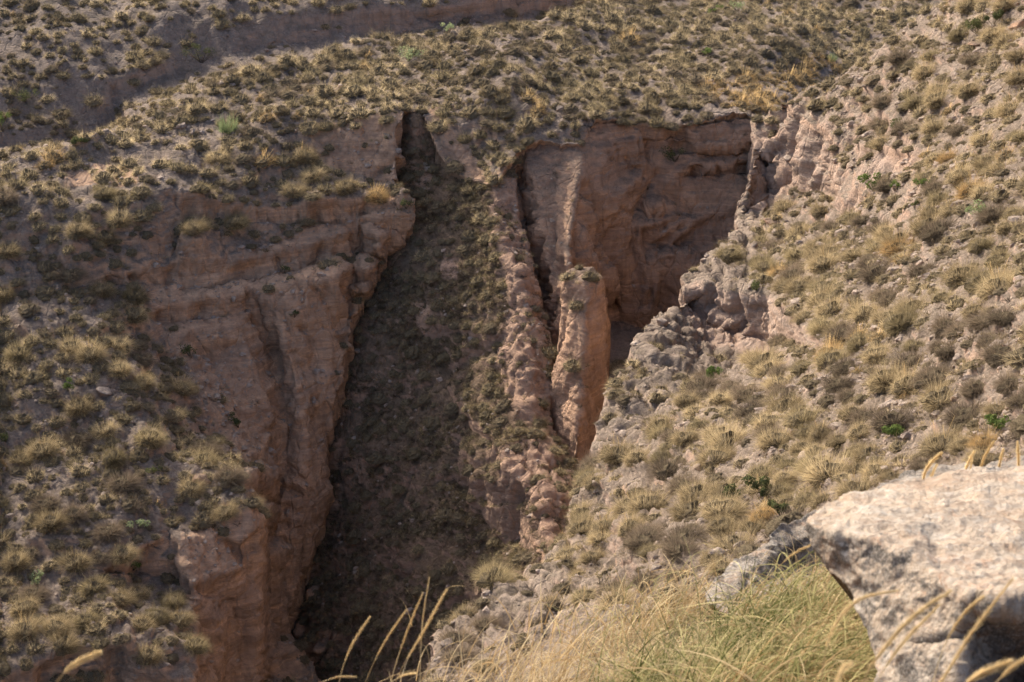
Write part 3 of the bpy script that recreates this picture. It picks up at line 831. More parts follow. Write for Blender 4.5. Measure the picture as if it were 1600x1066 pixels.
bush(315, 98, 36, 34, 'bush', 'dark green bush growing against the brown scarp on the far hillside', 'bush', D_, 1)
bush(4, 205, 34, 40, 'bush', 'bright green bush cut by the left edge of the photo on the far hillside', 'bush', B_, 2)
bush(40, 158, 38, 22, 'bush', 'low olive green bush among tussocks on the far hillside at the left', 'bush', D_, 3)
bush(357, 208, 44, 40, 'broom_bush', 'pale green broom of upright stems beside the bare patch of the upper slope', 'bush', P_, 4, 'broom', 260)
bush(118, 228, 26, 18, 'bush', 'small yellow green bush on the ridge line above the sandy path', 'bush', D_, 5)
bush(702, 52, 18, 16, 'bush', 'small grey green bush on the ridge against the shaded gully', 'bush', P_, 6, n=350)
bush(640, 95, 46, 22, 'bush', 'loose grey green bush on the pale slope just under the ridge', 'bush', P_, 7)
bush(1117, 22, 18, 13, 'bush', 'tiny bright green bush near the top edge on the far slope', 'bush', B_, 8, n=300)
bush(1107, 88, 20, 16, 'bush', 'small bright green bush on the slope above the dry golden grass', 'bush', B_, 9, n=300)
bush(1152, 18, 24, 18, 'bush', 'pale grey green bush beside the tiny green one near the top edge', 'bush', P_, 10, n=350)
bush(1300, 95, 20, 18, 'bush', 'grey green spiky bush just behind the right hill crest', 'bush', P_, 11, 'broom', 120)
bush(1365, 298, 34, 34, 'bush', 'bright green leafy bush on the right slope, tallest of three in a row', 'bush', B_, 12, leaf=0.06)
bush(1398, 296, 20, 15, 'bush', 'small bright green bush, the middle one of three on the right slope', 'bush', B_, 13, n=300)
bush(1442, 294, 24, 18, 'bush', 'bright green bush against a dark tussock, rightmost of three on the right slope', 'bush', B_, 14, n=350)
bush(1432, 322, 14, 12, 'bush', 'tiny yellow green bush just below the three bright green ones', 'bush', D_, 15, n=200)
bush(1526, 52, 34, 30, 'bush', 'dull olive bush high on the right slope near the upper right corner', 'bush', D_, 16)
bush(1552, 40, 26, 28, 'bush', 'olive bush high on the right slope, the right one of a pair', 'bush', D_, 17)
bush(1108, 600, 28, 34, 'bush', 'upright green bush on the pale eroded ground below the rock outcrop', 'bush', B_, 18, n=500)
bush(1182, 452, 26, 16, 'bush', 'yellow green bush on top of the rock outcrop of the right slope', 'bush', D_, 19, n=350)
bush(1190, 782, 38, 44, 'bush', 'yellow green bush on the lower right slope left of the foreground boulder', 'bush', D_, 20, n=900)
bush(1220, 806, 32, 26, 'bush', 'compact yellow green bush right beside the taller one near the boulder', 'bush', D_, 21, n=600)
bush(1145, 782, 32, 28, 'bush', 'dull green bush left of the two yellow green ones near the boulder', 'bush', D_, 22, n=500)
bush(1395, 680, 40, 20, 'bush', 'low fresh green patch of leaves on the sunny right slope', 'bush', B_, 23, n=500)
bush(1560, 668, 34, 20, 'bush', 'low fresh green bush near the right edge above the boulder', 'bush', B_, 24, n=450)
bush(1400, 200, 26, 16, 'bush', 'small yellow bush in the upper part of the right slope', 'bush', D_, 25, n=300)
bush(1530, 335, 40, 20, 'bush', 'wide faded green bush near the right edge of the upper right slope', 'bush', P_, 26, n=450)
bush(105, 612, 28, 24, 'bush', 'yellow green bush beside the pale crest on the left slope', 'bush', B_, 27, n=400)
bush(208, 890, 26, 20, 'bush', 'light green bush on the left slope, left of the rounded buttress', 'bush', B_, 28, n=350)
bush(218, 826, 24, 18, 'bush', 'pale green bush on the left slope above the light green one', 'bush', P_, 29, n=300)
bush(240, 740, 22, 14, 'bush', 'small olive bush on the left slope under the pale crest', 'bush', D_, 30, n=250)
bush(10, 690, 24, 16, 'bush', 'yellow green bush at the left edge halfway down the photo', 'bush', D_, 31, n=250)
bush(55, 915, 28, 22, 'bush', 'dull green bush near the left edge low on the left slope', 'bush', P_, 32, n=300)
bush(372, 668, 26, 22, 'bush', 'dark green bush in the hollow of the eroded left bay', 'bush', D_, 33, n=400)
bush(298, 558, 30, 24, 'bush', 'brown green rounded bush on the eroded left bay wall', 'bush', D_, 34, n=400)
bush(1055, 252, 40, 26, 'bush', 'dark bush hanging on the ledge of the back wall under the rim', 'bush', D_, 35, n=500)
bush(635, 325, 28, 20, 'bush', 'dark bush on the shadowed shelf beside the left cliff', 'bush', D_, 36, n=350)
bush(460, 495, 14, 12, 'bush', 'small dark bush clinging to the main left wall', 'bush', D_, 37, n=150)
bush(445, 428, 18, 18, 'bush', 'small dark green bush on the ledge above the main left wall', 'bush', D_, 38, n=200)

# ---- tussocks
rng = np.random.RandomState(11)
KINDS = ['straw', 'olive', 'grey', 'gold']
KM = dict(straw=[M_core, M_straw, M_gold], olive=[M_core, M_olive, M_straw], grey=[M_core, M_grey, M_straw], gold=[M_core, M_gold, M_gold])
NT_ = dict(far_hillside=7500, plateau_and_left_wall=32000, back_wall=600, talus_wedge=3000, rock_fin=10, right_slope=13000)
tuss = []
for nm, n in NT_.items():
    p, nr, cap = sample(nm, n, rng)
    rad = np.clip(rng.lognormal(math.log(0.385), 0.34, n), 0.15, 0.8) * (0.85 if nm in ('talus_wedge', 'back_wall') else 1.0)
    if nm == 'right_slope': rad = np.clip(rad * 1.0, 0.16, 0.8)
    patch = fbm(p * 0.12, 2)
    order = np.argsort(-rad + rng.normal(0, 0.12, n))
    for i in order:
        if H.free(p[i], rad[i], 0.9 if nm == 'right_slope' else (0.78 if nm == 'talus_wedge' else 0.7)):
            H.add(p[i], rad[i])
            tuss.append((nm, p[i], rad[i], nr[i], patch[i]))
print('tussocks', len(tuss))
TP = np.array([t[1] for t in tuss]); TR = np.array([t[2] for t in tuss])
tx, ty, tt = project(TP)
TS = TR * 2 * FPX / tt
inv = (tx > 0) & (tx < 1600) & (ty > 4) & (ty < 1066)
# hidden behind the foreground rocks and grass
inv &= ~in_poly(tx, ty, [(760, 1066), (900, 985), (1125, 900), (1225, 815), (1380, 765), (1600, 735), (1600, 1066)])
kind = []
for k, (nm, p, r, nr, pa) in enumerate(tuss):
    u = rng.uniform(); x, y = tx[k], ty[k]
    if nm == 'right_slope': ks = 'grey' if u < 0.28 - pa * 0.5 else ('olive' if u < 0.5 else ('straw' if u < 0.97 else 'gold'))
    elif nm == 'talus_wedge': ks = 'grey' if u < 0.35 else ('olive' if u < 0.8 else 'straw')
    else: ks = 'grey' if u < 0.2 - pa * 0.4 else ('olive' if u < 0.42 else ('straw' if u < 0.985 else 'gold'))
    if in_poly(np.array([x]), np.array([y]), [(1100, 130), (1190, 120), (1290, 70), (1310, 110), (1190, 185), (1120, 180)])[0] and u < 0.75: ks = 'gold'
    kind.append(ks)
cand = [k for k in np.argsort(-TS) if inv[k]]
indiv = []
for k in cand:
    if len(indiv) >= 300: break
    if visible(TP[k] + np.array([0, 0, TR[k] * 0.9])): indiv.append(int(k))
indset = set(indiv)
NEAR = {}
for ki, ks in enumerate(KINDS):
    for v in range(4):
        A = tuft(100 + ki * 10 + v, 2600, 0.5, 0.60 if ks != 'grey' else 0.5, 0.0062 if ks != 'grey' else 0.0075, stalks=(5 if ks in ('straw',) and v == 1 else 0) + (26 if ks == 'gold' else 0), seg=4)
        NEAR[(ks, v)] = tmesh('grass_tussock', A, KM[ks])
LOOK = dict(straw='straw grass tussock', olive='olive grass tussock', grey='dry grey tussock', gold='golden stalky tussock')
MARKS = [('the three bright green bushes', 1395, 300), ('the orange rock outcrop', 1140, 480), ('the upright green bush', 1108, 600), ('the two yellow green bushes', 1205, 790),
         ('the foreground boulder top', 1480, 740), ('the grey lichened rock', 1190, 840), ('the lower canyon edge tip', 700, 1000), ('the fresh green patch', 1395, 680), ('the mid right photo edge', 1590, 530),
         ('the canyon edge by the fin', 960, 690), ('the notch of the canyon edge', 880, 860), ('the dark right slope hollow', 1320, 510), ('the white rubble patch', 1300, 385), ('the canyon head cliffs', 1240, 260),
         ('the rounded buttress top', 370, 800), ('the near pale mound', 250, 1000), ('the pale left crest', 180, 620), ('the lower left seed head', 120, 1030), ('the yellow green left bush', 105, 612), ('the light green left bush', 208, 890),
         ('the mid left photo edge', 5, 560), ('the lower left photo edge', 5, 850), ('the small olive left bush', 240, 740)]
ORD = ['nearest one', 'second', 'third', 'fourth', 'fifth', 'sixth', 'seventh', 'eighth', 'ninth', 'tenth', 'eleventh', 'twelfth', 'thirteenth', 'fourteenth', 'fifteenth', 'sixteenth', 'seventeenth', 'eighteenth']
bucket = {}
for k in indiv:
    x, y = tx[k], ty[k]
    m = min(MARKS, key=lambda q: (q[1] - x) ** 2 + (q[2] - y) ** 2)
    dx, dy = x - m[1], y - m[2]
    dr = ('right of' if dx > 0 else 'left of') if abs(dx) > abs(dy) else ('below' if dy > 0 else 'above')
    big = 'broad' if TR[k] > 0.44 else 'small'
    bucket.setdefault((kind[k], big, dr, m[0]), []).append((math.hypot(dx, dy), k))
for (ks, big, dr, mk), L_ in bucket.items():
    L_.sort()
    for j, (_, k) in enumerate(L_):
        o = bpy.data.objects.new('grass_tussock', NEAR[(ks, k % 4)])
        COL.objects.link(o)
        s = TR[k] / 0.5
        o.location = TP[k] - np.array([0, 0, 0.05]); o.scale = (s * rng.uniform(0.9, 1.1), s, s * rng.uniform(0.8, 1.15))
        nn = tuss[k][3]
        o.rotation_euler = (-nn[1] * 0.3, nn[0] * 0.3, rng.uniform(-0.9, 0.9))
        w_ = ORD[j] if len(L_) > 1 else 'the only one'
        lab = '%s %s, %s %s %s' % (big, LOOK[ks], w_, dr, mk)
        tag(o, lab, 'grass tussock', 'grass tussocks dotted over the canyon slopes')

def merge(name, temps, items, mats_by, label, cat, group=None, sink=0.04):
    """one object out of many placed templates; items: (template key, location, scale, rot, normal, dt)"""
    slots = []; PP = []; FF = []; TT = []; MM = []; off = 0
    for m in mats_by.values():
        for q in m:
            if q not in slots: slots.append(q)
    byk = {}
    for it in items: byk.setdefault(it[0], []).append(it)
    for key, L_ in byk.items():
        P, F, T, M = temps[key]
        n = len(L_)
        loc = np.array([i[1] for i in L_]); sc = np.array([i[2] for i in L_]); ro = np.array([i[3] for i in L_]); dt = np.array([i[5] for i in L_])
        nn = np.array([i[4] for i in L_]); zs = np.array([i[6] for i in L_])
        c, s = np.cos(ro), np.sin(ro)
        X = P[None, :, 0] * c[:, None] - P[None, :, 1] * s[:, None]
        Y = P[None, :, 0] * s[:, None] + P[None, :, 1] * c[:, None]
        Z = np.repeat(P[None, :, 2], n, 0) * zs[:, None] - 0.3 * (X * nn[:, :1] + Y * nn[:, 1:2])
        Q = np.stack([X, Y, Z], 2) * sc[:, None, None] + loc[:, None, :]
        Q[:, :, 2] -= sink
        PP.append(Q.reshape(-1, 3).astype(np.float32))
        FF.append((F[None] + (np.arange(n) * len(P))[:, None, None]).reshape(-1, 4) + off); off += n * len(P)
        TT.append((T[None] + dt[:, None]).ravel())
        mi = np.array([slots.index(q) for q in mats_by[key[0]]])
        MM.append(np.tile(mi[M], n))
    P = np.concatenate(PP); F = np.concatenate(FF)
    me = mesh_from(name, P, F, None, smooth=False, attrs=dict(tint=np.concatenate(TT)))
    for m in slots: me.materials.append(m)
    me.polygons.foreach_set('material_index', np.concatenate(MM).astype(np.int32))
    o = link(name, me)
    return tag(o, label, cat, group, 'stuff')

FART = {}
for ki, ks in enumerate(KINDS):
    for v in range(5):
        FART[(ks, v)] = tuft(200 + ki * 10 + v, 600, 0.5, 0.58 if ks != 'grey' else 0.48, 0.0098, stalks=(14 if ks == 'gold' else 0), seg=2)
items = []
for k in range(len(tuss)):
    if k in indset: continue
    items.append(((kind[k], int(rng.randint(5))), TP[k], TR[k] / 0.5, rng.uniform(-1, 1), tuss[k][3], rng.normal(0, 0.18) + 0.5 * tuss[k][4], rng.uniform(0.75, 1.15)))
merge('distant_tussocks', FART, items, KM, 'countless small grass tussocks covering the far hillside, the plateau and the canyon', 'grass tussocks')

# ---- low scrub and litter between the tussocks
LOWT = {}
for ki, ks in enumerate(KINDS):
    for v in range(4):
        LOWT[(ks, v)] = tuft(400 + ki * 10 + v, 46, 0.5, 0.6, 0.035, seg=2, core=False)
items = []
def dlow(nm, px, py, nz):
    d = sstep(0.5, 0.74, nz) if nm != 'talus_wedge' else sstep(0.25, 0.5, nz)
    for pl, k in BARE: d = np.where(poly_w(px, py, pl), d * (0.3 + 0.7 * k), d)
    for pl in LAYERS[nm].get('rocky', []): d = np.where(poly_w(px, py, pl), d * 0.3, d)
    if nm == 'talus_wedge': d = d * 3
    return d
NL = dict(far_hillside=3000, plateau_and_left_wall=6000, back_wall=300, talus_wedge=16000, rock_fin=10, right_slope=8000)
for nm, n in NL.items():
    p, nr, cap = sample(nm, n, rng, dlow)
    r = np.clip(rng.lognormal(math.log(0.15), 0.4, n), 0.06, 0.34)
    gx, gy, _ = project(p); gp = in_poly(gx, gy, [(1090, 125), (1190, 110), (1300, 60), (1310, 112), (1190, 190), (1110, 182)])
    for i in range(n):
        u = rng.uniform()
        ks = ('grey' if u < 0.5 else 'olive' if u < 0.8 else 'straw') if nm == 'talus_wedge' else ('grey' if u < 0.35 else 'olive' if u < 0.55 else 'straw')
        if gp[i] and rng.uniform() < 0.85: ks = 'gold'
        items.append(((ks, int(rng.randint(4))), p[i], r[i] / 0.5, rng.uniform(0, 6.28), nr[i], rng.normal(0, 0.2), rng.uniform(0.6, 1.3)))
merge('low_scrub', LOWT, items, KM, 'low dry scrub and grass litter between the tussocks of the slopes', 'scrub', sink=0.01)

# ================================================================== foreground
def rock_mat(name, pale=(0.40, 0.335, 0.26), tan=(0.36, 0.265, 0.18), dark=(0.10, 0.09, 0.08), darkness=0.5):
    s = NT(name); s.setup()
    a = s.noise(5.0, 8, 0.65, None, 0.6); b = s.noise(16.0, 8, 0.7); c_ = s.noise(60.0, 6, 0.7); e = s.noise(9.0, 6, 0.7, s.scaled(1, 1, 3), 1.0)
    c = s.mix(s.mapr(a, 0.38, 0.62), pale, tan)
    c = s.mix(s.mapr(b, 0.5, 0.66, 0, 0.7), c, (0.50, 0.455, 0.39))
    c = s.mix(s.mapr(e, 0.56, 0.66, 0, 0.6), c, (0.34, 0.19, 0.11))
    vs = s.n('ShaderNodeTexVoronoi'); vs.inputs['Scale'].default_value = 14; s.l(s.pos, vs.inputs[0])
    lich = s.math('SUBTRACT', s.noise(11.0, 8, 0.75), s.math('MULTIPLY', vs.outputs['Distance'], 0.12))
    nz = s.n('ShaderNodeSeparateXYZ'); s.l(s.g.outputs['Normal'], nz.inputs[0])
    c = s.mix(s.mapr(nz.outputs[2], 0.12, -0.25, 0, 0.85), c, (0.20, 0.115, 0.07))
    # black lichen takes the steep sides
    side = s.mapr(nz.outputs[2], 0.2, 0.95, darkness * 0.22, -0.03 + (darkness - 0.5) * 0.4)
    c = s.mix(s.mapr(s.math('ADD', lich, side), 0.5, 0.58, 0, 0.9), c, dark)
    c = s.mix(s.mapr(c_, 0.53, 0.66, 0, 0.75), c, (0.2, 0.15, 0.11))
    c = s.mix(s.mapr(s.noise(150.0, 4, 0.7), 0.5, 0.62, 0, 0.5), c, (0.52, 0.46, 0.38))
    c = s.mix(s.mapr(s.noise(3.2, 7, 0.75, s.scaled(1, 2.2, 1), 0.8), 0.54, 0.64, 0, 0.65), c, (0.27, 0.19, 0.13))
    h = s.math('ADD', s.math('MULTIPLY', b, 0.5), s.math('MULTIPLY', c_, 0.2)); h = s.math('ADD', h, a)
    bp = s.n('ShaderNodeBump'); bp.inputs['Strength'].default_value = 1.0; bp.inputs['Distance'].default_value = 0.05; s.l(h, bp.inputs['Height'])
    bs = s.n('ShaderNodeBsdfPrincipled'); s.l(c, bs.inputs['Base Color']); bs.inputs['Roughness'].default_value = 0.9
    bs.inputs['Specular IOR Level'].default_value = 0.15
    s.l(bp.outputs[0], bs.inputs['Normal']); s.l(bs.outputs[0], s.out.inputs[0]); return s.m
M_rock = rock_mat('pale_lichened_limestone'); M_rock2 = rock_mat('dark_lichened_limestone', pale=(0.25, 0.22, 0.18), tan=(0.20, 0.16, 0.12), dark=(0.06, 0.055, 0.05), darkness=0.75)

ROCKS = {
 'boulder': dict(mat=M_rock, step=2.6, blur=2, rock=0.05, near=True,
    poly=[(1264, 812, 4.95), (1285, 798, 5.08), (1315, 785, 5.2), (1358, 769, 5.3), (1400, 760, 5.38), (1438, 752, 5.45), (1510, 745, 5.5), (1583, 736, 5.55), (1760, 720, 5.7), (1900, 760, 5.4), (1900, 1250, 3.7),
          (1420, 1250, 4.0), (1392, 1120, 4.25), (1378, 1066, 4.38), (1366, 1006, 4.5), (1352, 975, 4.58), (1340, 945, 4.64), (1328, 915, 4.7), (1312, 890, 4.78), (1288, 868, 4.86), (1272, 850, 4.9), (1264, 830, 4.94)],
    lines=[[(1264, 816, 4.92), (1285, 826, 4.84), (1308, 832, 4.76), (1366, 843, 4.66), (1420, 861, 4.56), (1450, 885, 4.46), (1470, 906, 4.38), (1500, 925, 4.3), (1547, 948, 4.2), (1600, 950, 4.18), (1800, 965, 4.05)],
           [(1270, 835, 4.91), (1305, 862, 4.76), (1330, 885, 4.7)],
           [(1400, 930, 4.5), (1410, 1010, 4.36), (1430, 1090, 4.22)], [(1500, 985, 4.26), (1500, 1066, 4.14), (1520, 1150, 4.05)],
           [(1500, 1010, 4.27), (1515, 985, 4.29), (1550, 962, 4.29), (1600, 962, 4.29), (1800, 978, 4.18)]], pts=[(1600, 1066, 4.36), (1450, 800, 5.02), (1600, 840, 4.78)]),
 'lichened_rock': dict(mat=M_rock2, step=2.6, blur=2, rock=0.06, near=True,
    poly=[(1105, 925, 8.2), (1123, 904, 8.3), (1149, 883, 8.5), (1170, 872, 8.6), (1192, 861, 8.7), (1206, 838, 8.85), (1221, 821, 9.0), (1240, 812, 9.1), (1257, 805, 9.15), (1300, 797, 9.2), (1360, 800, 9.0),
          (1360, 960, 7.7), (1250, 985, 7.6), (1150, 975, 7.7), (1110, 950, 7.95)],
    lines=[[(1125, 915, 8.22), (1160, 893, 8.42), (1200, 880, 8.55), (1240, 842, 8.92), (1290, 832, 9.0)],
           [(1240, 890, 8.8), (1300, 890, 8.85)], [(1200, 915, 8.4), (1320, 910, 8.7)]], pts=[]),
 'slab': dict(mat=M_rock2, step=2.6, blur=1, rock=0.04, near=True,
    poly=[(1364, 772, 6.5), (1390, 755, 6.7), (1431, 741, 6.85), (1470, 736, 6.9), (1507, 735, 6.95), (1530, 742, 6.8), (1600, 722, 7.0), (1680, 722, 7.0), (1680, 860, 6.0), (1364, 860, 6.0)],
    lines=[[(1372, 780, 6.45), (1431, 752, 6.65), (1507, 750, 6.7), (1600, 735, 6.8)]], pts=[]),
 'stone_bank': dict(mat=M_right, step=3, blur=2, rock=0.09, near=True,
    poly=[(850, 1010, 17), (885, 990, 17.6), (920, 965, 18.2), (962, 955, 18.8), (985, 955, 18.9), (1010, 975, 18.2), (1020, 1010, 17), (850, 1080, 14.5)],
    lines=[[(875, 1010, 16.9), (935, 985, 17.4), (1000, 975, 17.8)]], pts=[]),
}
ROCK_TAGS = dict(boulder=('big pale boulder with flat sunlit top and dark lichen on its broken side', 'boulder'),
                 lichened_rock=('dark grey lichened rock behind the long grass, left of the big boulder', 'rock'),
                 slab=('dark lichened slab showing behind the top edge of the big boulder', 'rock'),
                 stone_bank=('pale rounded stone bank behind the tawny grass, left of the lichened rock', 'rock'))
_bl = build_layer
for q_ in ('lichened_rock', 'stone_bank'):
    kq = 0.9 if q_ == 'lichened_rock' else 0.55
    Lq = ROCKS[q_]; Lq['poly'] = [(a, b, c * kq) for a, b, c in Lq['poly']]; Lq['lines'] = [[(a, b, c * kq) for a, b, c in ln] for ln in Lq['lines']]
def jagged(poly, seed, amp=4.5):
    r_ = np.random.RandomState(seed); out = []
    for p in densify(poly, 13, closed=True):
        out.append((p[0] + r_.normal(0, amp * 0.6), p[1] + r_.normal(0, amp * 0.6), p[2]))
    return out
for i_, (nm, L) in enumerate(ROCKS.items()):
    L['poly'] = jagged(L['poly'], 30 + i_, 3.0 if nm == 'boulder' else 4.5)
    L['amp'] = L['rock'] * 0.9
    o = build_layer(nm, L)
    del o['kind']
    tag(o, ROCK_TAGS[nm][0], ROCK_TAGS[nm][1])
BVA = make_bvh(['near_ground'] + list(ROCKS))

# ---- long foreground grass
def blades_obj(name, roots, L, dirs, w, mat, parent, rng, droop=0.5, k=9, tint=(0.5, 0.22)):
    n = len(roots)
    t = np.linspace(0, 1, k)[None, :, None]
    d = dirs / np.linalg.norm(dirs, axis=1)[:, None]
    C = roots[:, None, :] + d[:, None, :] * L[:, None, None] * t
    hor = d * np.array([1, 1, 0]); hor /= np.maximum(np.linalg.norm(hor, axis=1), 1e-6)[:, None]
    dr = droop * rng.uniform(0.4, 1.4, n)
    C = C + (hor * 0.45 * L[:, None] - np.array([0, 0, 1.0]) * L[:, None] * 0.75)[:, None, :] * (t ** 2.4) * dr[:, None, None]
    C += rng.normal(0, 0.02, (n, 1, 3)) * t
    nr = rng.normal(size=(n, 3)); nr[:, 1] -= 0.8; nr /= np.linalg.norm(nr, axis=1)[:, None]
    P, F, T = strips(C, np.full(n, w) * rng.uniform(0.6, 1.3, n), np.clip(rng.normal(tint[0], tint[1], n), 0, 1), nr)
    return link(name, mesh_from(name, P, F, mat, smooth=False, attrs=dict(tint=T)), parent), C

M_gr = leaf_mat('green_gold_grass', (0.075, 0.09, 0.028), (0.62, 0.55, 0.28), 0.38)
M_dry = leaf_mat('tawny_grass', (0.30, 0.19, 0.08), (0.70, 0.58, 0.36), 0.4)
M_head = leaf_mat('ripe_seed_heads', (0.55, 0.40, 0.19), (0.82, 0.66, 0.38), 0.5)
def ground_near(px, py):
    p, n = hit(px, py, BVN)
    return p

def clump(label, centres, n, L0, w, mats, seed, lean, droop=0.6, sp=0.12, name='grass_clump', tint=(0.48, 0.4), up=1.0, dry=0.4):
    rng = np.random.RandomState(seed)
    c0 = None; rs = []
    for (px, py, wt) in centres:
        p = ground_near(px, py)
        if p is None: print('clump miss', px, py); continue
        if c0 is None: c0 = p
        m = int(n * wt); q = np.array(p)[None] + rng.normal(0, sp, (m, 3)) * np.array([1, 1, 0.12])
        rs.append(q)
    q = np.concatenate(rs)
    root = bpy.data.objects.new(name, None); COL.objects.link(root); root.location = c0
    tag(root, label, 'grass', 'long grass clumps in the foreground')
    q = q - np.array(c0)
    m = len(q)
    az = rng.uniform(0, 2 * np.pi, m); pol = np.abs(rng.normal(0, 0.55, m))
    d = np.stack([np.sin(pol) * np.cos(az) + lean[0], np.sin(pol) * np.sin(az) + lean[1], np.cos(pol) * up], 1)
    L = L0 * rng.uniform(0.55, 1.15, m)
    sel = rng.uniform(size=m) < dry
    blades_obj('green_blades', q[~sel], L[~sel], d[~sel], w, mats[0], root, rng, droop, tint=tint)
    blades_obj('dry_blades', q[sel], L[sel] * 0.95, d[sel], w * 0.8, mats[1], root, rng, droop * 1.3, tint=(0.6, 0.25))
    return root

clump('wide green gold grass clump filling the bottom right centre', [(1080, 1120, .25), (1140, 1130, .25), (1020, 1130, .2), (1200, 1120, .15), (1110, 1080, .15)], 4200, 0.38, 0.0056, (M_gr, M_dry), 1, (0.22, 0.0), 0.5, 0.1)
clump('arching green grass clump under the lichened rock beside the big boulder', [(1250, 1010, .25), (1310, 1050, .2), (1190, 1010, .15), (1290, 1100, .15), (1285, 955, .12), (1325, 985, .13)], 3600, 0.40, 0.0056, (M_gr, M_dry), 2, (0.3, -0.1), 0.75, 0.11, dry=0.5)
clump('greener upright grass clump in the middle of the foreground grass', [(1150, 1040, .6), (1180, 1060, .4)], 700, 0.46, 0.0062, (M_gr, M_dry), 3, (0.45, 0.0), 0.35, 0.07, tint=(0.25, 0.15), dry=0.15)
clump('thin tawny grass at the left end of the foreground grass', [(820, 1110, .2), (880, 1100, .25), (940, 1080, .3), (780, 1130, .1), (1000, 1060, .15)], 800, 0.36, 0.0045, (M_dry, M_dry), 4, (0.2, 0), 0.45, 0.21, dry=0.5)
clump('tawny grass along the crest in front of the pale stone bank', [(960, 1010, .25), (1020, 985, .25), (1080, 970, .25), (1120, 960, .25)], 900, 0.26, 0.0045, (M_dry, M_gr), 5, (0.25, 0), 0.5, 0.16, dry=0.3)
clump('matted pale grass at the bottom edge below the green gold clump', [(1000, 1200, .25), (1150, 1230, .35), (1280, 1220, .4)], 1800, 0.36, 0.0062, (M_dry, M_gr), 6, (0.1, -0.1), 0.9, 0.12)
clump('few low arching straws at the bottom edge left of centre', [(560, 1210, .5), (640, 1205, .5)], 60, 0.42, 0.004, (M_dry, M_dry), 7, (0.1, 0.1), 1.0, 0.09, dry=0.5)

# ---- single flowering stalks
def stalk(pts, y, wpx, head, label, seed, root_px=None):
    """pts: photo pixels from low to high along the stalk; head: fraction of the path carrying the seed head"""
    rng = np.random.RandomState(seed)
    K = np.array(pts, float)
    # smooth path
    s_ = np.linspace(0, len(K) - 1, 40)
    def cr(s):
        i = min(int(s), len(K) - 2); f = s - i
        p0 = K[max(i - 1, 0)]; p1 = K[i]; p2 = K[i + 1]; p3 = K[min(i + 2, len(K) - 1)]
        return 0.5 * ((2 * p1) + (-p0 + p2) * f + (2 * p0 - 5 * p1 + 4 * p2 - p3) * f * f + (-p0 + 3 * p1 - 3 * p2 + p3) * f ** 3)
    C2 = np.array([cr(s) for s in s_])
    yy = y + np.linspace(0, 0.06 * y * rng.uniform(-1, 1), 40)
    W = np.stack([world_pt(a, b, c) for (a, b), c in zip(C2, yy)])
    base = W[0]
    mpp = y / FPX * 1.08; wpx *= 0.75
    root = bpy.data.objects.new('flowering_stalk', None); COL.objects.link(root); root.location = base
    tag(root, label, 'grass stalk', 'flowering grass stalks in the foreground')
    Wl = W - base
    def tube(name, path, rad, mat, nside=6):
        tan = np.gradient(path, axis=0); tan /= np.linalg.norm(tan, axis=1)[:, None]
        u = np.cross(tan, [0, 0, 1.0]); u /= np.maximum(np.linalg.norm(u, axis=1), 1e-6)[:, None]; v = np.cross(tan, u)
        a = np.linspace(0, 2 * np.pi, nside, endpoint=False)
        P = path[:, None, :] + rad[:, None, None] * (np.cos(a)[None, :, None] * u[:, None, :] + np.sin(a)[None, :, None] * v[:, None, :])
        n = len(path); i = np.arange(n - 1)[:, None] * nside; j = np.arange(nside)[None, :]; j2 = (j + 1) % nside
        F = np.stack([i + j, i + j2, i + nside + j2, i + nside + j], 2).reshape(-1, 4)
        return link(name, mesh_from(name, P.reshape(-1, 3), F, mat, smooth=True, attrs=dict(tint=np.full(P.shape[0] * nside, rng.uniform(0.3, 0.9)))), root)
    h0 = int(40 * (1 - head))
    tube('stem', Wl[:h0 + 3], np.full(h0 + 3, max(0.0009, wpx * 0.11 * mpp)), M_dry)
    hp = Wl[h0:]; m = len(hp); tt_ = np.linspace(0, 1, m)
    R_ = wpx * 0.5 * mpp
    core = tube('seed_head', hp, R_ * 0.42 * np.sin(np.pi * np.clip(tt_ * 0.93 + 0.05, 0, 1)) ** 0.6 + 0.0004, M_head)
    nb = 700
    f = rng.uniform(0, m - 1.01, nb); i = f.astype(int); fr = (f - i)[:, None]
    p = hp[i] * (1 - fr) + hp[i + 1] * fr; tg = hp[i + 1] - hp[i]; tg /= np.linalg.norm(tg, axis=1)[:, None]
    rv = rng.normal(size=(nb, 3)); rv -= (rv * tg).sum(1)[:, None] * tg; rv /= np.linalg.norm(rv, axis=1)[:, None]
    d = tg * 0.9 + rv * 0.6
    t = np.linspace(0, 1, 3)[None, :, None]
    env = (np.sin(np.pi * np.clip(f / m * 0.9 + 0.08, 0, 1)) ** 0.5)
    C = p[:, None, :] + d[:, None, :] * (R_ * 2.6 * env * rng.uniform(0.6, 1.3, nb))[:, None, None] * t
    P, F, T = strips(C, np.full(nb, R_ * 0.16), np.clip(rng.normal(0.6, 0.2, nb), 0, 1), rv)
    link('bristles', mesh_from('bristles', P, F, M_head, smooth=False, attrs=dict(tint=T)), core)

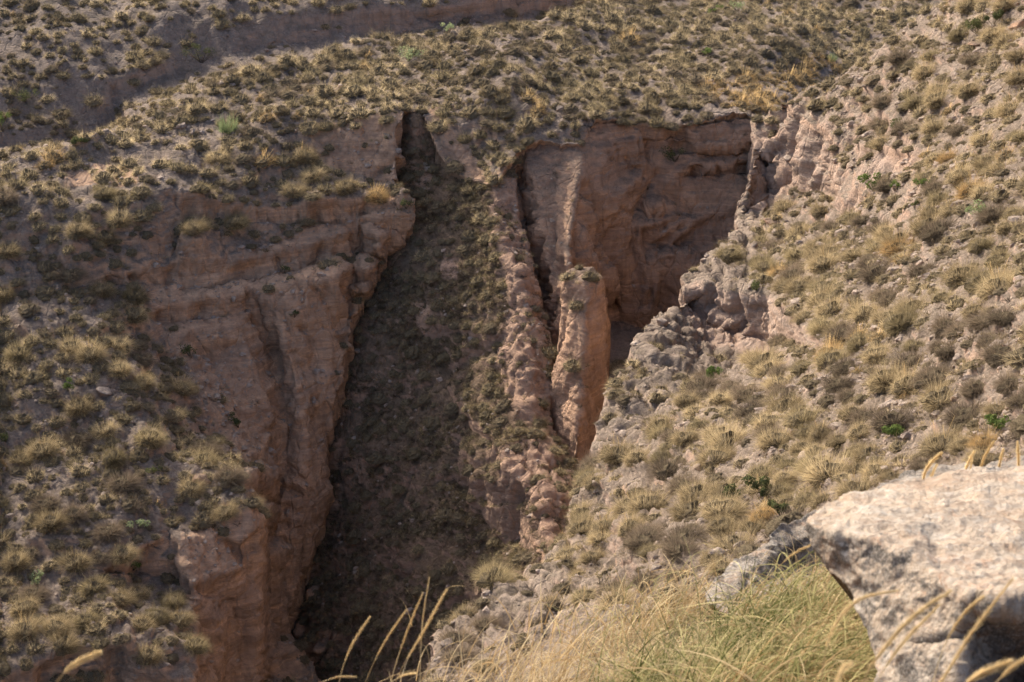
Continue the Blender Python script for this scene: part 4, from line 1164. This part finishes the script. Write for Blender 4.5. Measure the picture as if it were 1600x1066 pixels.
ST = [
 ([(30, 1190), (58, 1120), (92, 1062), (120, 1036), (155, 1020)], 2.6, 13, 0.45, 'blurred golden seed head poking up alone in the lower left corner'),
 ([(1275, 1150), (1284, 1060), (1292, 1010), (1308, 972), (1345, 936), (1402, 923)], 3.1, 12, 0.62, 'thick golden seed head curving right in front of the left face of the boulder'),
 ([(1320, 1190), (1345, 1080), (1368, 1032), (1424, 966), (1485, 924)], 2.9, 15, 0.6, 'thick golden seed head rising steeply across the corner of the boulder'),
 ([(1330, 1200), (1362, 1090), (1388, 1036), (1424, 990), (1468, 945)], 3.0, 11, 0.55, 'golden seed head just under the thickest one on the boulder'),
 ([(1400, 1190), (1440, 1105), (1470, 1066), (1521, 985), (1583, 904)], 2.9, 12, 0.6, 'long golden seed head leaning far right over the boulder top'),
 ([(1440, 1130), (1462, 1050), (1480, 1000), (1507, 958), (1537, 932)], 3.2, 8, 0.5, 'slim golden seed head between two thicker ones on the boulder'),
 ([(1270, 1160), (1290, 1105), (1306, 1068), (1318, 1046), (1331, 1037)], 2.9, 13, 0.6, 'short golden seed head at the bottom edge left of the boulder'),
 ([(1460, 1130), (1500, 1078), (1535, 1052), (1580, 1034)], 2.6, 15, 0.6, 'thick golden seed head lying low along the bottom edge on the right'),
 ([(1510, 1120), (1555, 1068), (1580, 1045), (1606, 1026)], 2.8, 10, 0.6, 'pale golden seed head in the bottom right corner'),
 ([(1130, 1010), (1165, 945), (1200, 903), (1235, 869), (1266, 852)], 6.4, 6, 0.35, 'thin golden stalk arching in front of the grey lichened rock'),
 ([(1444, 800), (1441, 770), (1445, 740), (1456, 722), (1471, 708)], 6.0, 9, 0.75, 'golden seed head behind the boulder, leftmost of the row'),
 ([(1450, 800), (1451, 770), (1454, 748), (1464, 726)], 6.0, 8, 0.7, 'shorter golden seed head behind the boulder next to the leftmost'),
 ([(1506, 790), (1507, 752), (1511, 728), (1523, 704)], 6.0, 7, 0.75, 'golden seed head behind the boulder, third of the row from the left'),
 ([(1516, 790), (1515, 750), (1517, 730), (1519, 716)], 6.0, 5, 0.7, 'thin short seed head behind the boulder beside the third of the row'),
 ([(1524, 790), (1530, 745), (1538, 715), (1553, 690)], 6.0, 7, 0.75, 'leaning golden seed head behind the boulder near the right edge'),
 ([(1556, 780), (1559, 745), (1563, 720), (1568, 701)], 6.0, 6, 0.75, 'narrow golden seed head behind the boulder, second from the right'),
 ([(1594, 780), (1592, 740), (1591, 712), (1590, 690)], 6.0, 7, 0.75, 'upright golden seed head behind the boulder, rightmost of the row'),
 ([(515, 1160), (530, 1066), (548, 1012), (578, 964)], 4.4, 6, 0.5, 'feathery stalk over the shaded canyon floor, leftmost of five'),
 ([(545, 1160), (570, 1070), (600, 1005), (636, 952)], 4.4, 5, 0.5, 'feathery stalk over the shaded canyon floor, second from the left'),
 ([(598, 1160), (611, 1066), (635, 990), (661, 926)], 4.4, 5, 0.5, 'feathery stalk over the shaded canyon floor, the middle one of five'),
 ([(655, 1160), (656, 1066), (660, 975), (671, 902)], 4.4, 4, 0.5, 'thin straight stalk over the shaded canyon floor, tallest of five'),
 ([(590, 1160), (621, 1060), (660, 990), (698, 921)], 4.4, 7, 0.55, 'feathery stalk over the shaded canyon floor, rightmost of five'),
 ([(560, 1150), (590, 1085), (625, 1058), (650, 1052)], 4.2, 5, 0.4, 'low bent straw at the bottom edge among the five feathery stalks'),
 ([(430, 1140), (470, 1085), (520, 1060), (556, 1058)], 4.2, 5, 0.4, 'low arching straw at the bottom edge left of the five feathery stalks'),
]
for i, (pts, y, w, hd, lab) in enumerate(ST): stalk(pts, y, w, hd, lab, 50 + i)

# ---- loose boulders and stones on the slopes
def boulder_arr(seed, nu=14, nv=9):
    rng = np.random.RandomState(seed)
    u = np.linspace(0, 2 * np.pi, nu, endpoint=False); v = np.linspace(-np.pi / 2, np.pi / 2, nv)
    U, V = np.meshgrid(u, v)
    D = np.stack([np.cos(V) * np.cos(U), np.cos(V) * np.sin(U), np.sin(V)], 2).reshape(-1, 3)
    pl = rng.normal(size=(11, 3)); pl /= np.linalg.norm(pl, axis=1)[:, None]
    dist = rng.uniform(0.5, 0.82, 11)
    rr = np.min(np.where(D @ pl.T > 0.05, dist[None] / np.maximum(D @ pl.T, 0.05), 1.25), axis=1)
    P = D * np.minimum(rr, 1.2)[:, None] * np.array([1.15, 0.9, 0.72])
    P *= (1 + 0.10 * fbm(P * 2.5 + seed, 3))[:, None]
    J = np.arange(nv - 1)[:, None] * nu; I = np.arange(nu)[None, :]; I2 = (I + 1) % nu
    F = np.stack([J + I, J + I2, J + nu + I2, J + nu + I], 2).reshape(-1, 4)
    return P, F
M_bould = terrain_mat('boulder_stone', rock=(0.44, 0.29, 0.20), rock2=(0.36, 0.27, 0.21), soil=(0.40, 0.32, 0.26), soil2=(0.30, 0.24, 0.19), steep=(0.1, 0.7), bump=0.7)
BA = [boulder_arr(s_, 22, 14) for s_ in range(8)]
BM = [mesh_from('boulder', P * 0.5, F, M_bould) for P, F in BA]
BMR = [mesh_from('boulder', P * 0.5, F, M_wall) for P, F in BA]
rngb = np.random.RandomState(5)
def put_boulder(p, r, label, group='boulders lying on the canyon slopes', fl=1.0, red=False):
    o = bpy.data.objects.new('loose_boulder', (BMR if red else BM)[rngb.randint(8)]); COL.objects.link(o)
    o.location = (p[0], p[1], p[2] + r * 0.12); o.scale = (r * 2, r * 2 * rngb.uniform(0.8, 1.2), r * 2 * fl * rngb.uniform(0.8, 1.1))
    o.rotation_euler = (rngb.uniform(-0.4, 0.4), rngb.uniform(-0.4, 0.4), rngb.uniform(0, 6.28))
    tag(o, label, 'boulder', group)
SPEC = [(492, 932, 26, 'big orange boulder wedged at the foot of the left wall on the canyon floor', 1.1), (474, 985, 20, 'tall orange boulder under the wedged one at the foot of the left wall', 1.5),
        (500, 1010, 18, 'rounded boulder on the shaded canyon floor right of the tall orange one', 1.0),
        (1232, 250, 14, 'round pale stone perched on a pinnacle at the canyon head cliffs', 1.0), (1290, 388, 20, 'white jagged rock in the rubble patch of the right slope', 0.8),
        (1310, 372, 14, 'smaller white rock just above the jagged one in the rubble patch', 0.8), (1205, 350, 20, 'reddish block below the canyon head cliffs', 0.7),
        (1120, 870, 20, 'pinkish boulder on the lower right slope just above the lichened rock', 1.2), (1136, 864, 12, 'small pinkish stone touching the right side of the pinkish boulder', 1.0),
        (1095, 618, 12, 'pale stone left of the upright green bush', 0.8), (1330, 195, 18, 'grey block half sunk in the upper right slope', 0.7), (1205, 596, 18, 'pale rounded rock at the lower edge of the dry grass below the outcrop', 0.8),
        (1240, 606, 22, 'long grey rock ledge on the right slope below the dark hollow', 0.5), (1160, 628, 20, 'flat grey rock right of the upright green bush', 0.5), (1590, 44, 22, 'brown block at the right edge in the upper right corner', 0.9),
        (1525, 72, 22, 'brown outcrop block under the two dull olive bushes', 0.6), (350, 757, 16, 'white flat rock at the lower end of the pale left crest', 0.6), (312, 752, 22, 'rust coloured rounded block at the lower end of the left slope crest', 1.2),
        (140, 575, 14, 'white rock at the upper end of the pale left crest', 0.7), (165, 612, 18, 'bright white rock in the middle of the pale left crest', 0.7), (1035, 505, 14, 'stone on the sharp corner of the canyon edge below the outcrop', 0.9),
        (700, 1010, 18, 'pale block on the lowest tip of the sunlit canyon edge', 0.8), (960, 700, 16, 'pale stone at the canyon edge right of the rock fin foot', 0.8), (930, 760, 16, 'craggy pale stone on the canyon edge below the rock fin', 0.9)]
for x, y, w, lab, fl in SPEC:
    p, nn = hit(x, y)
    if p is None: continue
    t = p.y * CP - p.z * SP
    put_boulder(p, w * 0.5 * t / FPX * 1.25, lab, 'single rocks one can pick out on the slopes', fl, red=('orange' in lab or 'shaded' in lab or 'red' in lab or 'rust' in lab or 'brown' in lab))
SB = {}
for v in range(6):
    P, F = boulder_arr(60 + v, 7, 5)
    SB[('stone', v)] = (P * 0.5, F, np.zeros(len(P)), np.zeros(len(F), int))
items = []
def dst(nm, px, py, nz):
    d = sstep(0.35, 0.6, nz)
    for pl, k in BARE: d = np.where(poly_w(px, py, pl), d * (0.5 if nm == 'right_slope' else 1.6), d)
    return d
for nm, n in dict(far_hillside=2500, plateau_and_left_wall=9000, back_wall=500, talus_wedge=900, right_slope=9000).items():
    p, nr, cap = sample(nm, n, rngb, dst)
    r = np.clip(rngb.lognormal(math.log(0.075), 0.55, n), 0.03, 0.34)
    for i in range(n):
        items.append((('stone', int(rngb.randint(6))), p[i], r[i] * 2, rngb.uniform(0, 6.28), nr[i], 0.0, rngb.uniform(0.6, 1.1)))
merge('loose_stones', SB, items, dict(stone=[M_bould]), 'countless small loose stones and clods on the bare ground of the slopes', 'stones', sink=0.0)
